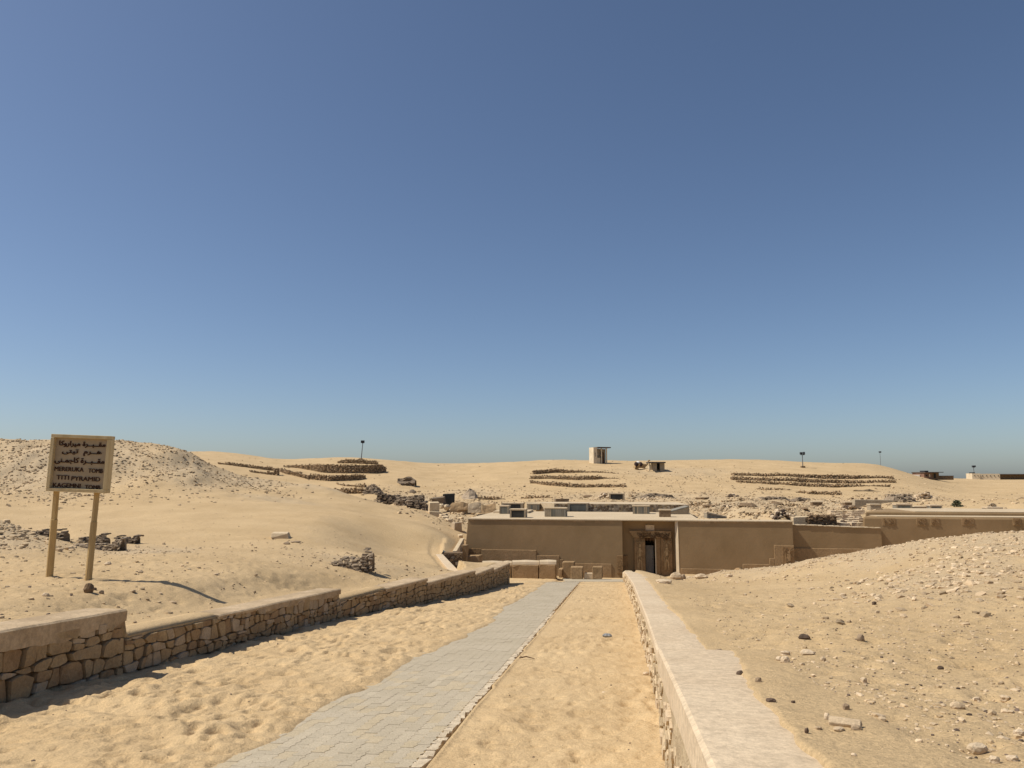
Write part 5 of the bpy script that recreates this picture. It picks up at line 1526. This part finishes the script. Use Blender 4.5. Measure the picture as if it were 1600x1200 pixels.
# ------------------------------------------------------------------ single stones in the sand
def stone(px, py, wpx, hpx, label, m, sub=2, lng=1.0, rz=None, rough=.2, cat='stone'):
    b = ground_at(px, py); k = b.y / 1200; r_ = wpx * k / 2; h = max(hpx * k, r_ * .35)
    return quick('stone', MB().rock(b + Vector((0, r_ * .3, h * .32)), (r_, r_ * .7 / lng, h * .62), sub, rough, 0 if rz is None else rz), M[m], label, cat)
for a in (
 (1257, 999, 17, 8, 'dark grey pitted stone on the right sand, left of two', 'pebble_dark'),
 (1346, 1003, 12, 10, 'rounded dark-sided stone on the right sand, right of two', 'pebble_grey'),
 (1228, 1024, 15, 7, 'small white stone at the back of the pale group near the wall', 'pebble_white'),
 (1218, 1033, 10, 6, 'small cream stone left in the pale group near the wall', 'pebble_white'),
 (1228, 1036, 14, 9, 'largest flat cream stone of the pale group near the wall', 'pebble_white'),
 (1262, 1024, 22, 7, 'flat white stone right of the pale group', 'pebble_white'),
 (1287, 1034, 8, 8, 'small upright cream stone right of the flat white one', 'pebble_white'),
 (1293, 1125, 9, 10, 'white lump at the left end of the long broken slab', 'pebble_white'),
 (1339, 1143, 17, 7, 'flaky grey stone just below the long broken slab', 'pebble_grey'),
 (1312, 1143, 16, 6, 'thin flat stone below the middle of the long slab', 'pebble'),
 (1279, 1141, 10, 5, 'small pale stone left below the long slab', 'pebble'),
 (1261, 1147, 6, 9, 'small upright dark stone close to the coping edge', 'pebble_dark'),
 (1323, 1110, 11, 9, 'lumpy brown stone above the long broken slab', 'pebble_grey'),
 (1498, 1108, 22, 9, 'oblong pale stone with a dark broken end', 'pebble'),
 (1572, 1097, 15, 9, 'wedge-shaped cream stone at the right', 'pebble_white'),
 (1530, 1178, 28, 16, 'large blocky cream stone near the bottom right', 'pebble_white'),
 (1556, 1194, 16, 10, 'white stone just right of the large blocky one', 'pebble_white'),
 (1585, 1191, 18, 8, 'flat white stone in the bottom right corner', 'pebble_white'),
 (1594, 1152, 16, 10, 'white stone cut by the right edge of the photo', 'pebble_white'),
 (1351, 1068, 10, 9, 'small pointed white stone in the middle of the right sand', 'pebble_white'),
 (1335, 1182, 9, 4, 'small white flat stone near the bottom', 'pebble_white'),
 (1367, 946, 7, 5, 'small black round stone on the right slope', 'pebble_dark'),
 (1470, 1046, 10, 5, 'small dark brown stone on the open right sand', 'pebble_dark'),
 (1057, 906, 18, 12, 'brown boulder with a dark broken side beyond the end of the right wall', 'pebble'),
 (1068, 905, 8, 8, 'small brown stone against the dark-sided boulder', 'pebble_grey'),
 (1096, 905, 20, 7, 'pale boulder with a dark corner right of the brown boulder', 'pebble'),
 (1038, 912, 26, 6, 'long white slab lying beside the far end of the right wall', 'pebble_white'),
 (1140, 902, 10, 5, 'small cream stone at the foot of the right facade', 'pebble_white'),
 (70, 932, 11, 5, 'flat white stone left below the sign posts', 'pebble_white'),
 (168, 883, 10, 5, 'small white stone with a dark edge right behind the sign posts', 'pebble_white'),
 (148, 922, 5, 4, 'tiny red-brown stone beside the upright fragment', 'pebble_dark'),
 (157, 931, 8, 5, 'small red-brown stone right of the upright fragment', 'pebble_grey'),
 (1240, 1100, 6, 4, 'small dark stone lodged at the coping edge, nearer', 'pebble_dark'),
 (1206, 1098, 16, 5, 'dark splintered stone lying on the coping edge', 'pebble_dark'),
 (1157, 1061, 11, 8, 'dark broken lump sunk in the edge of the coping', 'pebble_dark'),
 (1186, 1066, 10, 7, 'pale stone with a dark side touching the coping edge', 'pebble_grey'),
 (1123, 1021, 12, 7, 'rough grey rubble at the stepped corner of the coping', 'pebble_grey'),
 (1010, 1056, 9, 5, 'small white stone on the sand against the right wall foot', 'pebble_white'),
 (944, 1085, 8, 3, 'thin pale chip on the sand between path and right wall', 'pebble_white'),
): stone(*a)
q = MB(); b = ground_at(1325, 1137); k = b.y / 1200
q.box(b + Vector((-1 * k, .02, .012)), (23 * k, .022, .013), -.5, (.3, 0), jit=.005)
bm_o = quick('broken_slab', q, M['pebble'], 'long narrow broken slab like a log on the right sand', 'stone slab', bevel=.004)
q = MB(); b = ground_at(436, 842); k = b.y / 1200
q.box(b + Vector((0, .2, 4 * k)), (13.5 * k, .25, 4.2 * k), .06, taper=.86, jit=.03)
quick('stone_block', q, M['palestone'], 'single squared stone block lying alone on the middle sand', 'stone block', bevel=.02)
stone(448, 851, 10, 4, 'flat dark stone just right below the single squared block', 'pebble_grey'); stone(462, 848, 15, 3, 'thin dark flake right of the single squared block', 'pebble_grey')
q = MB(); b = ground_at(138, 927); k = b.y / 1200
q.rock(b + Vector((0, 0, 5 * k)), (7 * k, 5 * k, 9 * k), 2, .25)
quick('stone', q, M['debris'], 'upright hollow brown fragment in front of the right sign post', 'stone')
# litter and a twig
b = ground_at(949, 996); k = b.y / 1200
q = MB(); q.tube([b + Vector((-7 * k, 0, .025)), b + Vector((-3 * k, .01, .03)), b + Vector((4 * k, 0, .028)), b + Vector((7 * k, -.01, .02))], [.018, .035, .034, .012], 8)
quick('litter', q, M['plastic'], 'crushed grey and white piece of litter on the sand right of the path', 'litter')
b = ground_at(822, 1032); k = b.y / 1200
q = MB(); q.tube([b + Vector((-10 * k, 0, .03)), b + Vector((0, .02, .045)), b + Vector((13 * k, -.01, .02))], [.008, .009, .004], 6); q.tube([b + Vector((-5 * k, 0, .03)), b + Vector((-9 * k, .05, .05))], [.006, .003], 5)
quick('twig', q, M['wood'], 'thin dark twig lying across the kerb of the path', 'twig')

# ------------------------------------------------------------------ countless stones
def scatter(n, dens, size, m, name, label, cat='pebbles', flat=.6, yr_=(3, 200), low=False, power=2.2, ux=.74, sink=.3):
    lo, hi = math.log(yr_[0]), math.log(yr_[1])
    Y = np.exp(RNG.uniform(lo, hi, n * 6)); X = RNG.uniform(-ux, ux, n * 6) * Y
    d = dens(X, Y) * ~in_court(X, Y) * ((X < XL(Y) - .55) | (X > XR(Y) + .75) | (Y > 36))
    keep = RNG.uniform(0, 1, len(Y)) < d
    X, Y = X[keep][:n], Y[keep][:n]
    z = ground_z(X, Y)
    s = size[0] + (size[1] - size[0]) * RNG.uniform(0, 1, len(X)) ** power
    sz = s[:, None] * RNG.uniform(.6, 1.3, (len(X), 3)) * np.array([1, 1, flat])
    pts = np.stack([X, Y, z + sz[:, 2] * (.5 - sink)], 1)
    ob = cloud(name, pts, sz, M[m], low=low)
    return tag(ob, label, cat, kind='stuff')
def zone(*zs):
    def f(X, Y):
        px = pxof(X, Y); g = np.zeros_like(px)
        for cx_, cY, rx, rl, s in zs: g = np.maximum(g, s * G2(px, Y, cx_, cY, rx, rl))
        return np.clip(g * (.05 + 2.4 * np.clip(fbm(X / (.05 * cY), Y / (.05 * cY), 77, 4) + .42, 0, 1)), 0, 1)
    return f
scatter(5000, zone((60, 57, 150, .16, 1), (190, 60, 140, .13, 1), (310, 60, 60, .12, 1), (390, 61, 70, .09, 1)), (.025, .15), 'pebble_grey', 'mound_stones', 'brown stones strewn over the left gravel mound', yr_=(42, 72), power=2.5)
scatter(8000, zone((60, 57, 150, .16, 1), (190, 60, 120, .13, 1), (20, 24, 90, .2, .4)), (.03, .14), 'pebble', 'mound_stones', 'pale stones strewn over the left gravel mound', yr_=(20, 72), power=2.5)
scatter(2600, zone((20, 24, 100, .2, 1), (240, 24, 90, .12, .8), (560, 25, 130, .12, .9), (400, 18, 300, .3, .1)), (.012, .07), 'pebble_grey', 'loose_stones', 'small stones on the near left sand', yr_=(11, 36), power=3)
scatter(900, lambda X, Y: (X < 0) * 1.0, (.012, .05), 'pebble', 'loose_stones', 'scattered pebbles on the left sand', yr_=(9, 50), power=3)
scatter(500, lambda X, Y: (X < 0) * 1.0, (.01, .035), 'pebble_dark', 'loose_stones', 'scattered dark chips on the left sand', yr_=(9, 50), power=3)
scatter(11000, zone((1450, 30, 190, .2, 1), (1330, 33, 120, .2, 1), (1230, 38, 90, .15, 1), (1560, 23, 120, .25, .9), (1480, 16, 150, .35, .35), (1100, 40, 80, .15, .8)), (.010, .085), 'pebble_white', 'rubble', 'pale limestone rubble covering the right mound', yr_=(10, 46), power=3)
scatter(1500, zone((1450, 30, 190, .25, 1), (1300, 33, 160, .3, 1), (1500, 16, 200, .5, .6)), (.015, .09), 'pebble_grey', 'rubble', 'brown rubble among the pale stones of the right mound', yr_=(8, 46), power=3)
scatter(5200, lambda X, Y: (X > 0) * (.35 + .65 * (fbm(X / .8, Y / .8, 5, 3) > 0)), (.003, .016), 'pebble_white', 'loose_stones', 'tiny pale pebbles on the right foreground', yr_=(2.8, 16), power=4)
scatter(2200, lambda X, Y: (X > 0) * (.3 + .7 * (fbm(X / .8, Y / .8, 6, 3) > 0.05)), (.003, .014), 'pebble_dark', 'loose_stones', 'tiny dark chips on the right foreground', yr_=(2.8, 18), power=4)
scatter(420, lambda X, Y: (X > 0) * 1.0, (.008, .03), 'pebble_white', 'loose_stones', 'middle sized pale stones on the right foreground', yr_=(3, 14), power=2.5)
scatter(260, lambda X, Y: (X > 0) * 1.0, (.012, .032), 'pebble', 'loose_stones', 'middle sized stones on the right foreground', yr_=(3, 14), power=2.5)
mid = zone((650, 78, 70, .15, 1), (720, 62, 60, .12, .9), (740, 88, 60, .12, .6), (1010, 80, 150, .12, .9), (1160, 62, 130, .3, 1), (1300, 66, 130, .2, .9), (1420, 80, 60, .2, .7), (1040, 110, 120, .12, .4), (800, 88, 60, .1, .4), (1560, 70, 100, .2, .3))
scatter(9000, mid, (.03, .20), 'pebble', 'rubble', 'pale rubble on the ground behind the tomb', yr_=(47, 130), power=3)
scatter(7000, mid, (.03, .19), 'pebble_grey', 'rubble', 'brown rubble on the ground behind the tomb', yr_=(47, 130), power=3)
scatter(1500, lambda X, Y: np.full_like(X, .7), (.04, .2), 'pebble_grey', 'loose_stones', 'stones dotted over the far dunes', yr_=(66, 150), power=4)
# pebbles in the walled sand strip
n = 420
Y = np.exp(RNG.uniform(math.log(5), math.log(36), n)); X = XL(Y) + .3 + (XR(Y) - XL(Y) - .4) * RNG.uniform(0, 1, n)
s_, t_ = path_coords(X, Y); k_ = (t_ > .2) | (t_ < -1.6); X, Y = X[k_], Y[k_]
z = court_z(X, Y); s = .004 + .016 * RNG.uniform(0, 1, len(X)) ** 4
sz = s[:, None] * RNG.uniform(.6, 1.3, (len(X), 3)) * np.array([1, 1, .7])
tag(cloud('loose_stones', np.stack([X, Y, z + sz[:, 2] * .2], 1), sz, M['pebble_dark']), 'dark chips on the sand beside the paved path', 'pebbles', kind='stuff')
